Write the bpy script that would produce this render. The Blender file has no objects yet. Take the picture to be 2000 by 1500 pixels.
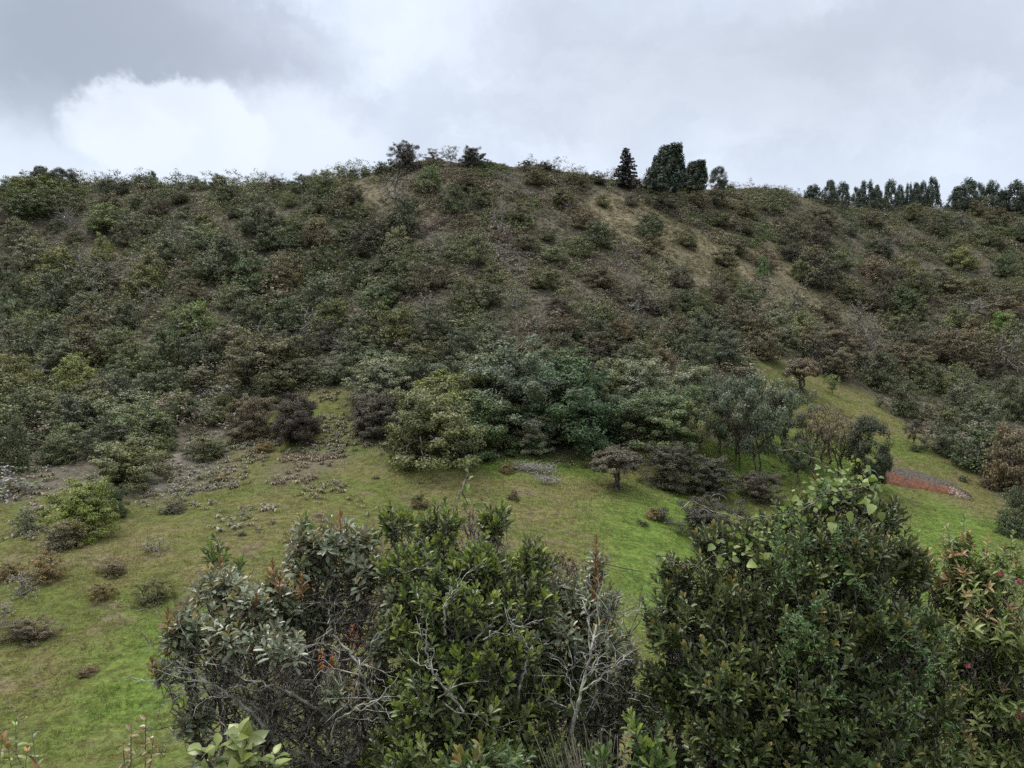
import bpy, math, random
import numpy as np
from mathutils import Vector
R = math.radians
rng = np.random.default_rng(11)
random.seed(5)
sc = bpy.context.scene
COL = sc.collection

# ------------------------------------------------------------------ camera
FPX = 1480.0                     # focal length in pixels of the 2000 px wide photograph
cam = bpy.data.cameras.new('camera')
cam.sensor_width = 36.0
cam.lens = 36.0 * FPX / 2000.0
cam.clip_start = 0.05
cam.clip_end = 6000
camo = bpy.data.objects.new('camera', cam)
COL.objects.link(camo)
camo.location = (0, 0, 0)
camo.rotation_euler = (R(90), 0, 0)
sc.camera = camo

# ------------------------------------------------------------------ world: overcast sky over a Nishita sky
SUN_EL, SUN_AZ = R(62), R(-60)   # azimuth from +Y towards +X
w = bpy.data.worlds.new('World'); sc.world = w; w.use_nodes = True
nt = w.node_tree; nt.nodes.clear()
def N(t, typ, **k):
    n = t.nodes.new(typ)
    for a, b in k.items(): setattr(n, a, b)
    return n
def setin(node, name, v):
    node.inputs[name].default_value = v
def link(t, a, b): t.links.new(a, b)
out = N(nt, 'ShaderNodeOutputWorld')
sky = N(nt, 'ShaderNodeTexSky', sky_type='NISHITA', sun_disc=False, sun_elevation=SUN_EL, sun_rotation=SUN_AZ)
bg1 = N(nt, 'ShaderNodeBackground'); bg1.inputs[1].default_value = 0.1
link(nt, sky.outputs[0], bg1.inputs[0])
tc = N(nt, 'ShaderNodeTexCoord')
D0 = tc.outputs['Generated']
def vmath(t, op, a, b=None, scale=None):
    n = N(t, 'ShaderNodeVectorMath', operation=op)
    for i, x in enumerate((a, b)):
        if x is None: continue
        if hasattr(x, 'is_output'): link(t, x, n.inputs[i])
        else: n.inputs[i].default_value = x
    if scale is not None:
        n.inputs['Scale'].default_value = scale
    return n
def fmath(t, op, a, b=None, c=None, clamp=False):
    n = N(t, 'ShaderNodeMath', operation=op, use_clamp=clamp)
    for i, x in enumerate((a, b, c)):
        if x is None: continue
        if hasattr(x, 'is_output'): link(t, x, n.inputs[i])
        else: n.inputs[i].default_value = x
    return n.outputs[0]
def maprange(t, v, a, b, c=0.0, d=1.0, smooth=True):
    n = N(t, 'ShaderNodeMapRange', interpolation_type='SMOOTHSTEP' if smooth else 'LINEAR')
    link(t, v, n.inputs[0])
    for i, x in enumerate((a, b, c, d)): n.inputs[i + 1].default_value = x
    return n.outputs[0]
def noise(t, vec, scale, detail=4.0, rough=0.55, dist=0.0, color=False):
    n = N(t, 'ShaderNodeTexNoise')
    if vec is not None: link(t, vec, n.inputs['Vector'])
    n.inputs['Scale'].default_value = scale; n.inputs['Detail'].default_value = detail
    n.inputs['Roughness'].default_value = rough; n.inputs['Distortion'].default_value = dist
    return n.outputs['Color' if color else 'Fac']
def mixc(t, f, a, b, blend='MIX'):
    n = N(t, 'ShaderNodeMix', data_type='RGBA', blend_type=blend)
    if hasattr(f, 'is_output'): link(t, f, n.inputs[0])
    else: n.inputs[0].default_value = f
    for i, x in ((6, a), (7, b)):
        if hasattr(x, 'is_output'): link(t, x, n.inputs[i])
        else: n.inputs[i].default_value = (*x, 1)
    return n.outputs[2]
def pdir(u, v):
    d = Vector(((u - 1000) / FPX, 1, (750 - v) / FPX)); d.normalize(); return d
# warped directions
wn = noise(nt, D0, 5.0, 6, 0.6, 0, True)
wsub = vmath(nt, 'SUBTRACT', wn, (0.5, 0.5, 0.5))
wv = vmath(nt, 'SCALE', wsub.outputs[0], scale=0.22)
warp = vmath(nt, 'ADD', D0, wv.outputs[0])
wn2 = noise(nt, D0, 13.0, 5, 0.6, 0, True)
wsub2 = vmath(nt, 'SUBTRACT', wn2, (0.5, 0.5, 0.5))
wv2 = vmath(nt, 'SCALE', wsub2.outputs[0], scale=0.10)
warpf = vmath(nt, 'ADD', D0, wv2.outputs[0])
def blob(wp, u, v, r0, r1, zs=1.8):
    c = pdir(u, v)
    sb = vmath(nt, 'SUBTRACT', wp.outputs[0], tuple(c))
    ml = vmath(nt, 'MULTIPLY', sb.outputs[0], (1, 1, zs))
    ln = vmath(nt, 'LENGTH', ml.outputs[0])
    return maprange(nt, ln.outputs['Value'], r0, r1, 1, 0)
n1 = noise(nt, vmath(nt, 'MULTIPLY', D0, (1, 1, 1.8)).outputs[0], 2.2, 5, 0.5)
n2 = noise(nt, vmath(nt, 'MULTIPLY', warp.outputs[0], (1, 1, 2.0)).outputs[0], 5.0, 6, 0.5)
base = mixc(nt, maprange(nt, n1, 0.35, 0.65), (0.46, 0.515, 0.61), (0.545, 0.615, 0.735))
base = mixc(nt, fmath(nt, 'MULTIPLY', maprange(nt, n2, 0.42, 0.62), 0.7), base, (0.60, 0.655, 0.745))
n3 = noise(nt, vmath(nt, 'MULTIPLY', warp.outputs[0], (1, 1, 2.4)).outputs[0], 3.6, 9, 0.58)
base = mixc(nt, maprange(nt, n3, 0.40, 0.62, 0.0, 0.6), base, (0.40, 0.445, 0.525))
# darker grey banks
for (u, v, r0, r1, zs, f, colr) in [(170, 100, 0.06, 0.30, 2.0, 0.92, (0.27, 0.305, 0.36)),
                              (430, 105, 0.0, 0.16, 2.0, 0.55, (0.33, 0.36, 0.43)),
                              (1480, 170, 0.03, 0.36, 2.2, 0.6, (0.385, 0.415, 0.465)),
                              (1080, 90, 0.0, 0.25, 2.0, 0.30, (0.42, 0.45, 0.51)),
                              (1890, 40, 0.0, 0.22, 2.0, 0.35, (0.40, 0.43, 0.50))]:
    base = mixc(nt, fmath(nt, 'MULTIPLY', blob(warp, u, v, r0, r1, zs), f), base, colr)
# bright cloud tops at the left
for (u, v, r0, r1, zs, f) in [(345, 270, 0.088, 0.112, 1.6, 0.8), (245, 262, 0.05, 0.072, 1.5, 0.6), (580, 262, 0.06, 0.14, 1.8, 0.7), (40, 335, 0.03, 0.14, 1.7, 0.5), (800, 40, 0.0, 0.16, 1.2, 0.35)]:
    base = mixc(nt, fmath(nt, 'MULTIPLY', blob(warpf, u, v, r0, r1, zs), f), base, (0.615, 0.665, 0.745))
for (u, v, r0, r1, zs, f) in [(700, 205, 0.0, 0.05, 1.6, 0.5), (215, 215, 0, 0.05, 1.3, 0.25)]:
    base = mixc(nt, fmath(nt, 'MULTIPLY', blob(warpf, u, v, r0, r1, zs), f), base, (0.42, 0.46, 0.54))
sep = N(nt, 'ShaderNodeSeparateXYZ'); link(nt, D0, sep.inputs[0])
hor = maprange(nt, sep.outputs[2], 0.32, 0.20, 0, 0.55)
base = mixc(nt, hor, base, (0.545, 0.605, 0.70))
gain = maprange(nt, sep.outputs[2], 0.46, 0.95, 0.87, 2.85)
base = mixc(nt, maprange(nt, sep.outputs[2], 0.46, 0.9), base, (0.66, 0.665, 0.655))
bg2 = N(nt, 'ShaderNodeBackground'); link(nt, base, bg2.inputs[0]); link(nt, gain, bg2.inputs[1])
mx = N(nt, 'ShaderNodeMixShader'); mx.inputs[0].default_value = 0.96
link(nt, bg1.outputs[0], mx.inputs[1]); link(nt, bg2.outputs[0], mx.inputs[2]); link(nt, mx.outputs[0], out.inputs[0])

# ------------------------------------------------------------------ sun (veiled by cloud), exposure
sl = bpy.data.lights.new('sun', 'SUN'); sl.energy = 1.5; sl.angle = R(12); sl.color = (1, 0.96, 0.90)
so = bpy.data.objects.new('sun', sl); COL.objects.link(so)
sd = Vector((math.sin(SUN_AZ) * math.cos(SUN_EL), math.cos(SUN_AZ) * math.cos(SUN_EL), math.sin(SUN_EL)))
so.rotation_euler = sd.to_track_quat('Z', 'Y').to_euler()
so.location = (0, 0, 150)
vs = sc.view_settings
vs.view_transform = 'Standard'; vs.look = 'None'; vs.gamma = 1; vs.use_curve_mapping = False
vs.exposure = 0.78
sc.cycles.use_denoising = False
sc.cycles.max_bounces = 5; sc.cycles.diffuse_bounces = 3; sc.cycles.glossy_bounces = 2; sc.cycles.transmission_bounces = 3
sc.cycles.transparent_max_bounces = 4

# ------------------------------------------------------------------ helpers
def unit(a):
    return a / (np.linalg.norm(a, axis=-1, keepdims=True) + 1e-9)
_perm = np.random.default_rng(3).random((256, 256)).astype(np.float64)
def vnoise(x, y, s, seed=0):
    x = np.asarray(x, float) / s + seed * 17.3; y = np.asarray(y, float) / s + seed * 9.1
    xi = np.floor(x).astype(int); yi = np.floor(y).astype(int)
    fx = x - xi; fy = y - yi
    fx = fx * fx * (3 - 2 * fx); fy = fy * fy * (3 - 2 * fy)
    g = lambda a, b: _perm[a % 256, b % 256]
    return (g(xi, yi) * (1 - fx) + g(xi + 1, yi) * fx) * (1 - fy) + (g(xi, yi + 1) * (1 - fx) + g(xi + 1, yi + 1) * fx) * fy
def fbm(x, y, s, o=4, seed=0):
    t = 0; a = 1; tot = 0
    for i in range(o):
        t = t + a * vnoise(x, y, s / 2 ** i, seed + i); tot += a; a *= 0.5
    return t / tot

class MB:
    """collects vertex / face arrays and links them as one mesh object"""
    def __init__(s): s.v = []; s.f = []; s.n = 0
    def add(s, verts, faces, mat=0):
        verts = np.asarray(verts, np.float32).reshape(-1, 3); faces = np.asarray(faces, np.int32)
        if len(faces) == 0: return
        s.v.append(verts)
        m = mat if isinstance(mat, np.ndarray) else np.full(len(faces), mat, np.int32)
        s.f.append((faces + s.n, m)); s.n += len(verts)
    def mesh(s, name, mats, smooth=True):
        me = bpy.data.meshes.new(name)
        V = np.concatenate(s.v)
        me.vertices.add(len(V)); me.vertices.foreach_set('co', V.ravel())
        tot = np.concatenate([np.full(len(f), f.shape[1], np.int32) for f, m in s.f])
        idx = np.concatenate([f.ravel() for f, m in s.f]).astype(np.int32)
        mi = np.concatenate([m for f, m in s.f]).astype(np.int32)
        st = np.concatenate([[0], np.cumsum(tot)[:-1]]).astype(np.int32)
        me.loops.add(len(idx)); me.loops.foreach_set('vertex_index', idx)
        me.polygons.add(len(tot)); me.polygons.foreach_set('loop_start', st); me.polygons.foreach_set('loop_total', tot)
        me.polygons.foreach_set('material_index', mi)
        me.polygons.foreach_set('use_smooth', np.full(len(tot), smooth, bool))
        for m in mats: me.materials.append(m)
        me.update(); me.validate()
        return me
    def build(s, name, mats, parent=None, smooth=True):
        o = bpy.data.objects.new(name, s.mesh(name, mats, smooth)); COL.objects.link(o)
        if parent is not None: o.parent = parent
        return o

def tag(o, label=None, cat=None, group=None, kind=None):
    if label: o['label'] = label
    if cat: o['category'] = cat
    if group: o['group'] = group
    if kind: o['kind'] = kind
    return o
def empty(name, loc, label, cat, group=None):
    o = bpy.data.objects.new(name, None); COL.objects.link(o); o.location = loc; o.empty_display_size = 0.2
    return tag(o, label, cat, group)

# leaf quads (far foliage)
def leaf_quads(C, Nn, a, b):
    n = len(C)
    r = unit(rng.normal(size=(n, 3)))
    s = unit(np.cross(Nn, r)); t = np.cross(Nn, s)
    a = np.broadcast_to(a, (n,))[:, None]; b = np.broadcast_to(b, (n,))[:, None]
    V = np.stack([C - s * a, C + t * b * 0.9 - s * a * 0.1 + Nn * b * .25, C + s * a, C - t * b * 0.9 + s * a * 0.15], 1)
    F = np.arange(n * 4).reshape(n, 4)
    return V, F

# detailed leaf (near foliage)
def leaf_template(prof, fold=0.25, curl=0.18):
    rows = [(0.0, 0.0)] + prof + [(1.0, 0.0)]
    v = [(0, 0, 0)]; f3 = []; f4 = []
    for (l, wd) in prof:
        for sgn in (-1, 0, 1):
            v.append((l, sgn * wd, abs(sgn) * wd * fold - curl * l * l))
    v.append((1.0, 0, -curl * 1.05))
    k = len(prof)
    f3 += [(0, 2, 1), (0, 3, 2)]
    for i in range(k - 1):
        a = 1 + 3 * i
        f4 += [(a, a + 1, a + 4, a + 3), (a + 1, a + 2, a + 5, a + 4)]
    a = 1 + 3 * (k - 1); tp = 1 + 3 * k
    f3 += [(a, a + 1, tp), (a + 1, a + 2, tp)]
    return np.array(v, float), np.array(f3), np.array(f4)
OBOV = leaf_template([(0.3, 0.28), (0.60, 0.50), (0.85, 0.38)], 0.22, 0.07)
LANC = leaf_template([(0.22, 0.42), (0.5, 0.5), (0.78, 0.30)], 0.2, 0.3)
HEART = leaf_template([(0.08, 0.42), (0.35, 0.52), (0.7, 0.33)], 0.18, 0.3)
def add_leaves(mb, tpl, P, Dr, Nn, L, W, mats):
    v, f3, f4 = tpl; n = len(P); k = len(v)
    Dr = unit(Dr); side = unit(np.cross(Dr, Nn)); Nn = np.cross(side, Dr)
    L = np.broadcast_to(L, (n,))[:, None, None]; W = np.broadcast_to(W, (n,))[:, None, None]
    V = P[:, None, :] + Dr[:, None, :] * L * v[None, :, 0:1] + side[:, None, :] * W * v[None, :, 1:2] + Nn[:, None, :] * L * v[None, :, 2:3]
    off = (np.arange(n) * k)[:, None, None]
    mats = np.broadcast_to(mats, (n,)).astype(np.int32)
    F3 = (f3[None] + off).reshape(-1, 3); F4 = (f4[None] + off).reshape(-1, 4)
    n0 = mb.n
    mb.add(V, F3, np.repeat(mats, len(f3)))
    mb.f.append((F4 + n0, np.repeat(mats, len(f4))))

def shoots(mb, tpl, P, D, k=14, L=0.08, W=0.03, stem=0.10, a0=85, a1=22, young=None, m_old=0, m_young=1, m_stem=2, r=0.0022, lj=0.25, top_l=0.6, frac=0.28):
    """leafy shoots: spiral leaves round a short stem ending at P and pointing along D"""
    n = len(P)
    D = unit(D)
    ref = np.where(np.abs(D[:, 2:3]) < 0.9, np.array([[0, 0, 1.]]), np.array([[1., 0, 0]]))
    X = unit(np.cross(D, ref)); Y = np.cross(D, X)
    ph0 = rng.random(n) * 6.283
    yg = np.zeros(n, bool) if young is None else young
    sz = 1 + (rng.random(n) - .5) * 0.4
    for j in range(k):
        t = j / (k - 1)
        keep = rng.random(n) > 0.06
        ph = ph0 + j * 2.399 + rng.normal(size=n) * 0.2
        rad = X * np.cos(ph)[:, None] + Y * np.sin(ph)[:, None]
        al = np.radians(a0 + (a1 - a0) * t ** 1.3 + rng.normal(size=n) * 10)[:, None]
        dr = D * np.cos(al) + rad * np.sin(al)
        dr = unit(dr + np.array([0, 0, -0.12]) * (1 - t))
        nn = unit(D * np.sin(al) - rad * np.cos(al) + rng.normal(size=(n, 3)) * 0.15)
        base = P - D * (stem * (1 - t) * sz)[:, None]
        ln = L * (1 - (1 - top_l) * t ** 2) * (0.75 + 0.25 * min(1, 3 * t + .4)) * sz * (1 + (rng.random(n) - .5) * lj)
        mt = np.where(yg & (t > 1 - frac), m_young, m_old)
        add_leaves(mb, tpl, base[keep], dr[keep], nn[keep], ln[keep], (ln * W / L)[keep], mt[keep])
    tubes(mb, np.stack([P - D * stem * 1.3, P - D * stem * .6, P], 1), np.stack([np.full(n, r), np.full(n, r * .8), np.full(n, r * .5)], 1), 4, m_stem)

def tubes(mb, P, Rr, sides=5, mat=0):
    """P (n,m,3) polylines, Rr (n,m) radii -> tapered tubes"""
    P = np.asarray(P, float); Rr = np.asarray(Rr, float)
    n, m, _ = P.shape
    if n == 0: return
    T = np.empty_like(P)
    T[:, 1:-1] = P[:, 2:] - P[:, :-2]; T[:, 0] = P[:, 1] - P[:, 0]; T[:, -1] = P[:, -1] - P[:, -2]
    T = unit(T)
    ref = np.where(np.abs(T[:, :1, 2:3]) < 0.8, np.array([0, 0, 1.]), np.array([1., 0, 0]))
    X = unit(np.cross(T, np.broadcast_to(ref, T.shape))); Y = np.cross(T, X)
    a = np.arange(sides) / sides * 2 * np.pi
    V = P[:, :, None, :] + Rr[:, :, None, None] * (X[:, :, None, :] * np.cos(a)[None, None, :, None] + Y[:, :, None, :] * np.sin(a)[None, None, :, None])
    i = np.arange(n)[:, None, None] * (m * sides) + np.arange(m - 1)[None, :, None] * sides
    k = np.arange(sides)[None, None, :]; k2 = (k + 1) % sides
    F = np.stack([i + k, i + k2, i + sides + k2, i + sides + k], -1).reshape(-1, 4)
    mb.add(V, F, mat)

def bez(a, da, b, m, wob):
    t = np.linspace(0, 1, m)[:, None]
    c = a + da
    p = (1 - t) ** 2 * a + 2 * t * (1 - t) * c + t * t * b
    p[1:-1] += rng.normal(size=(m - 2, 3)) * wob
    return p
def grow(base, tips, r_tip=0.004, first=0.4, f=0.38, wob=0.05, m=5, power=0.45, up=0.5):
    """branching skeleton from base to every tip: hierarchical splits"""
    tips = np.asarray(tips, float); base = np.asarray(base, float)
    Ps = []; Rs = []
    st = [(base, np.array([0, 0, 1.0]), np.arange(len(tips)), 0, r_tip * len(tips) ** power * 1.15)]
    while st:
        s, d, ix, dep, r0 = st.pop()
        T = tips[ix]; c = T.mean(0)
        if len(ix) == 1: e = T[0]; r1 = r_tip * 0.6
        else:
            ff = first if dep == 0 else f
            e = s + (c - s) * (ff + rng.normal() * 0.05); r1 = r_tip * len(ix) ** power
        ln = np.linalg.norm(e - s)
        Ps.append(bez(s, unit(d * .6 + np.array([0, 0, up * .3])) * ln * 0.4, e, m, wob * ln)); Rs.append(np.linspace(r0, r1, m))
        if len(ix) > 1:
            nd = unit(e - s)
            q = T - c; ax = unit(rng.normal(size=3))
            cov = q.T @ q + np.eye(3) * 1e-6
            for _ in range(4): ax = unit(cov @ ax)
            ax = unit(ax + rng.normal(size=3) * 0.25)
            pr = q @ ax; med = np.quantile(pr, 0.35 + 0.3 * rng.random())
            a = ix[pr <= med]; b = ix[pr > med]
            if len(a) == 0 or len(b) == 0: a, b = ix[:1], ix[1:]
            st.append((e, nd, a, dep + 1, r1)); st.append((e, nd, b, dep + 1, r1))
    return np.array(Ps), np.array(Rs)

# ------------------------------------------------------------------ materials
def newmat(name):
    m = bpy.data.materials.new(name); m.use_nodes = True
    t = m.node_tree; t.nodes.clear()
    o = N(t, 'ShaderNodeOutputMaterial'); p = N(t, 'ShaderNodeBsdfPrincipled')
    link(t, p.outputs[0], o.inputs[0])
    return m, t, p, o
def leafmat(name, colr=None, hi=None, back=None, rough=0.5, trans=0.25, var=0.5, nscale=0.6, spec=0.4, objcol=False, hiamt=0.6):
    """leaf: random value per leaf, drift over the crown, paler underside, a little light coming through"""
    m, t, p, o = newmat(name)
    geo = N(t, 'ShaderNodeNewGeometry')
    if objcol:
        oi = N(t, 'ShaderNodeObjectInfo'); c = oi.outputs['Color']
        c2 = mixc(t, 1.0, c, (1.7, 1.55, 1.1), 'MULTIPLY')
    else:
        c = colr; c2 = hi or tuple(min(1, x * y) for x, y in zip(colr, (1.7, 1.5, 1.1)))
    nz = noise(t, geo.outputs['Position'], nscale, 3, 0.6)
    f = fmath(t, 'MULTIPLY', maprange(t, nz, 0.35, 0.7), hiamt)
    f = fmath(t, 'ADD', f, fmath(t, 'MULTIPLY', fmath(t, 'POWER', geo.outputs['Random Per Island'], 3.0), 0.5), clamp=True)
    cc = mixc(t, f, c, c2)
    rv = fmath(t, 'ADD', fmath(t, 'MULTIPLY', fmath(t, 'POWER', geo.outputs['Random Per Island'], 1.6), var * 1.5), 1 - var * 0.6)
    vv = vmath(t, 'SCALE', cc); link(t, rv, vv.inputs['Scale'])
    cc = vv.outputs[0]
    if back: cc = mixc(t, geo.outputs['Backfacing'], cc, back)
    link(t, cc, p.inputs['Base Color'])
    setin(p, 'Roughness', rough); setin(p, 'Specular IOR Level', spec)
    tr = N(t, 'ShaderNodeBsdfTranslucent')
    tcx = mixc(t, 1.0, cc, (1.2, 1.35, 0.6), 'MULTIPLY'); link(t, tcx, tr.inputs[0])
    mxs = N(t, 'ShaderNodeMixShader'); mxs.inputs[0].default_value = trans
    link(t, p.outputs[0], mxs.inputs[1]); link(t, tr.outputs[0], mxs.inputs[2]); link(t, mxs.outputs[0], o.inputs[0])
    return m
def barkmat(name, a, b, scale=12):
    m, t, p, o = newmat(name)
    geo = N(t, 'ShaderNodeNewGeometry')
    nz = noise(t, geo.outputs['Position'], scale, 4, 0.65)
    link(t, mixc(t, maprange(t, nz, 0.42, 0.62), a, b), p.inputs['Base Color'])
    setin(p, 'Roughness', 0.9); setin(p, 'Specular IOR Level', 0.2)
    bp = N(t, 'ShaderNodeBump'); bp.inputs['Strength'].default_value = 0.5; bp.inputs['Distance'].default_value = 0.01
    link(t, nz, bp.inputs['Height']); link(t, bp.outputs[0], p.inputs['Normal'])
    return m
M_far = leafmat('far_foliage', objcol=True, rough=0.6, trans=0.12, var=0.65, nscale=0.35)
M_bark = barkmat('bark', (0.045, 0.035, 0.028), (0.13, 0.11, 0.09), 3)
M_palebark = barkmat('pale_bark', (0.10, 0.09, 0.08), (0.25, 0.24, 0.21), 5)

# ------------------------------------------------------------------ terrain
ctl = []   # (x, y, z)
cols = {
 -350: [(390, 225), (500, 172), (600, 146), (700, 125), (800, 106), (900, 88), (1000, 70), (1200, 47), (1500, 32)],
 0: [(384, 210), (500, 165), (600, 140), (700, 120), (800, 102), (900, 86), (1000, 68), (1200, 46), (1500, 32)],
 160: [(366, 203), (500, 160)],
 300: [(366, 195), (500, 155), (600, 135), (700, 117), (800, 101), (900, 85), (1000, 66), (1200, 45), (1500, 32)],
 450: [(368, 191)],
 600: [(364, 190), (500, 150), (600, 131), (700, 113), (800, 97), (900, 80), (1000, 63), (1200, 44), (1500, 31)],
 700: [(348, 187)], 780: [(328, 186)],
 900: [(318, 185), (400, 160), (500, 138), (600, 120), (700, 106), (800, 94), (900, 80), (1000, 65), (1200, 45), (1500, 31)],
 1060: [(333, 193)],
 1200: [(357, 203), (420, 175), (500, 150), (600, 128), (700, 111), (800, 98), (900, 84), (1000, 68), (1200, 45), (1500, 31)],
 1350: [(371, 218)],
 1500: [(374, 236), (450, 205), (550, 170), (650, 142), (730, 122), (850, 101), (950, 85), (1050, 70), (1200, 54), (1500, 33)],
 1620: [(398, 248)],
 1800: [(407, 268), (500, 222), (600, 190), (700, 160), (800, 130), (900, 105), (1000, 85), (1100, 70), (1200, 58), (1500, 34)],
 2000: [(413, 288), (500, 236), (600, 198), (700, 167), (800, 138), (900, 112), (1000, 90), (1100, 72), (1200, 60), (1500, 35)],
 2350: [(425, 320), (500, 258), (600, 210), (700, 178), (800, 146), (900, 118), (1000, 94), (1100, 75), (1200, 61), (1500, 36)],
}
for u, lst in cols.items():
    for i, (v, y) in enumerate(lst):
        x = (u - 1000) / FPX * y; z = (750 - v) / FPX * y
        ctl.append((x, y, z))
        if i == 0:
            k = (u - 1000) / FPX
            ctl.append((k * (y + 16), y + 16, z + 1.6))
            ctl.append((k * (y + 50), y + 50, z - 1))
            ctl.append((k * (y + 130), y + 130, z - 16))
for x in (-60, -30, -10, 0, 10, 30, 60):
    for y, z in ((-30, 1.5), (-8, -1.0), (0, -1.65), (1.5, -1.9), (4, -3.6), (9, -7.4), (16, -12.0), (24, -15.6)):
        ctl.append((x, y, z))
ctl = np.array(ctl)
SC = 100.0
def tps(r2): return 0.5 * r2 * np.log(r2 + 1e-12)
A = ctl[:, :2] / SC
K = tps(((A[:, None] - A[None]) ** 2).sum(-1)) + np.eye(len(A)) * 2e-5
Pm = np.hstack([np.ones((len(A), 1)), A])
M = np.block([[K, Pm], [Pm.T, np.zeros((3, 3))]])
sol = np.linalg.solve(M, np.concatenate([ctl[:, 2], np.zeros(3)]))
def h_raw(x, y):
    q = np.stack([x, y], -1).reshape(-1, 2) / SC
    o = np.empty(len(q))
    for i in range(0, len(q), 20000):
        b = q[i:i + 20000]
        o[i:i + 20000] = tps(((b[:, None] - A[None]) ** 2).sum(-1)) @ sol[:len(A)] + sol[-3] + b @ sol[-2:]
    return o.reshape(np.shape(x))
def axis(parts):
    o = [parts[0][0]]
    for a, b, s in parts:
        o += list(np.arange(a + s, b + s * .5, s))
    return np.array(o)
GX = axis([(-420, -200, 10), (-200, 300, 1.25), (300, 520, 10)])
GY = axis([(-40, 0, 2), (0, 30, 0.6), (30, 110, 0.8), (110, 330, 1.25), (330, 560, 10)])
XX, YY = np.meshgrid(GX, GY)
ZZ = h_raw(XX, YY)
far = np.clip((YY - 20) / 20, 0, 1)
ZZ += far * ((fbm(XX, YY, 14, 3, 1) - 0.5) * 1.1 + (fbm(XX, YY, 3.2, 3, 5) - 0.5) * 0.45)
ZZ += (fbm(XX, YY, 1.5, 2, 8) - 0.5) * 0.15
def hgt(x, y):
    x = np.asarray(x, float); y = np.asarray(y, float)
    i = np.clip(np.searchsorted(GX, x) - 1, 0, len(GX) - 2); j = np.clip(np.searchsorted(GY, y) - 1, 0, len(GY) - 2)
    fx = np.clip((x - GX[i]) / (GX[i + 1] - GX[i]), 0, 1); fy = np.clip((y - GY[j]) / (GY[j + 1] - GY[j]), 0, 1)
    return (ZZ[j, i] * (1 - fx) + ZZ[j, i + 1] * fx) * (1 - fy) + (ZZ[j + 1, i] * (1 - fx) + ZZ[j + 1, i + 1] * fx) * fy
YM = np.arange(14, 420, 0.5)
def hit(u, v):
    """where the line of sight through a photograph pixel meets the ground"""
    kx = (u - 1000) / FPX; kz = (750 - v) / FPX
    gap = kz * YM - hgt(kx * YM, YM)
    neg = np.nonzero(gap < 0)[0]
    if len(neg) and neg[0] > 0:
        j = neg[0]; g0, g1 = gap[j - 1], gap[j]
        y = YM[j - 1] + 0.5 * g0 / (g0 - g1)
    else:
        sel = YM < 340
        y = YM[sel][np.argmin((gap / YM)[sel])]
    return np.array([kx * y, y, float(hgt(kx * y, y))])
def project(x, y, z): return 1000 + FPX * x / y, 750 - FPX * z / y

def inpoly(px, py, poly):
    r = np.zeros(np.shape(px), bool); n = len(poly)
    for i in range(n):
        x1, y1 = poly[i]; x2, y2 = poly[(i + 1) % n]
        c = ((y1 > py) != (y2 > py)) & (px < (x2 - x1) * (py - y1) / (y2 - y1 + 1e-12) + x1)
        r ^= c
    return r
def ground_poly(pts): return [tuple(hit(u, v)[:2]) for u, v in pts]
MEADOW = ground_poly([(-300, 1010), (0, 985), (130, 955), (300, 985), (410, 910), (440, 850), (490, 800), (590, 765), (680, 752), (700, 790), (695, 850), (760, 880), (870, 905), (1000, 885), (1150, 880), (1230, 880), (1330, 870), (1450, 850), (1520, 830),
                      (1560, 850), (1480, 735), (1455, 690), (1505, 690), (1600, 728), (1700, 765), (1765, 822), (1830, 876), (1915, 925), (1995, 995), (2300, 1100), (2400, 1499), (-400, 1499)])
MEADOW += []
BRACKEN = [ground_poly(p) for p in (
    [(385, 760), (460, 740), (470, 800), (470, 880), (410, 950), (310, 985), (290, 960), (340, 890), (370, 820)],
    [(-100, 930), (140, 905), (180, 930), (80, 965), (-100, 1000)],
    [(550, 890), (630, 880), (680, 915), (600, 930), (545, 960), (520, 940)],
    [(205, 520), (260, 500), (280, 560), (230, 590)],
    [(330, 560), (500, 560), (520, 600), (400, 620), (330, 600)],
    [(900, 490), (1020, 480), (1040, 540), (930, 545)],
    [(1780, 590), (1900, 620), (1860, 660), (1760, 640)])]
TAN = [ground_poly(p) for p in ([(1130, 380), (1240, 385), (1330, 440), (1420, 480), (1560, 560), (1500, 600), (1350, 540), (1210, 470)],
                                [(700, 345), (760, 360), (860, 410), (760, 410)],
                                [(180, 470), (260, 470), (240, 530), (190, 520)],
                                [(1450, 480), (1560, 470), (1640, 560), (1720, 640), (1560, 600)])]
GREENS = [ground_poly(p) for p in ([(1340, 875), (1480, 845), (1700, 860), (1700, 955), (1450, 960), (1340, 930)], [(1230, 950), (1330, 950), (1450, 1020), (1300, 1300), (1180, 1300), (1150, 1100), (1180, 1010)],
                                   [(760, 885), (1180, 885), (1220, 940), (900, 925), (760, 915)],
                                   [(200, 1330), (320, 1200), (420, 1150), (430, 1300), (380, 1480), (100, 1480), (150, 1400)],
                                   [(1740, 950), (1900, 1000), (1990, 1060), (1990, 1300), (1700, 1300)],
                                   [(1760, 850), (1800, 880), (1760, 890), (1740, 860)], [(700, 850), (760, 885), (700, 890), (640, 880)],
                                   [(-50, 1060), (60, 1110), (-20, 1130)])]
SCAR = [ground_poly(p) for p in ([(610, 700), (650, 700), (700, 725), (700, 742), (660, 745)], [(318, 900), (350, 850), (372, 862), (345, 920), (310, 960), (290, 955)])]
def mask(polys, x, y, soft=1.2, jit=3.0, seed=0):
    o = np.zeros(np.shape(x))
    for q in range(5):
        a = q * 1.256
        jx = (fbm(x, y, 7, 3, 20 + seed) - .5) * 2 * jit + math.cos(a) * soft; jy = (fbm(x, y, 7, 3, 40 + seed) - .5) * 2 * jit + math.sin(a) * soft
        t = np.zeros(np.shape(x), bool)
        for p in polys: t |= inpoly(x + jx, y + jy, p)
        o += t / 5.0
    return o
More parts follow.
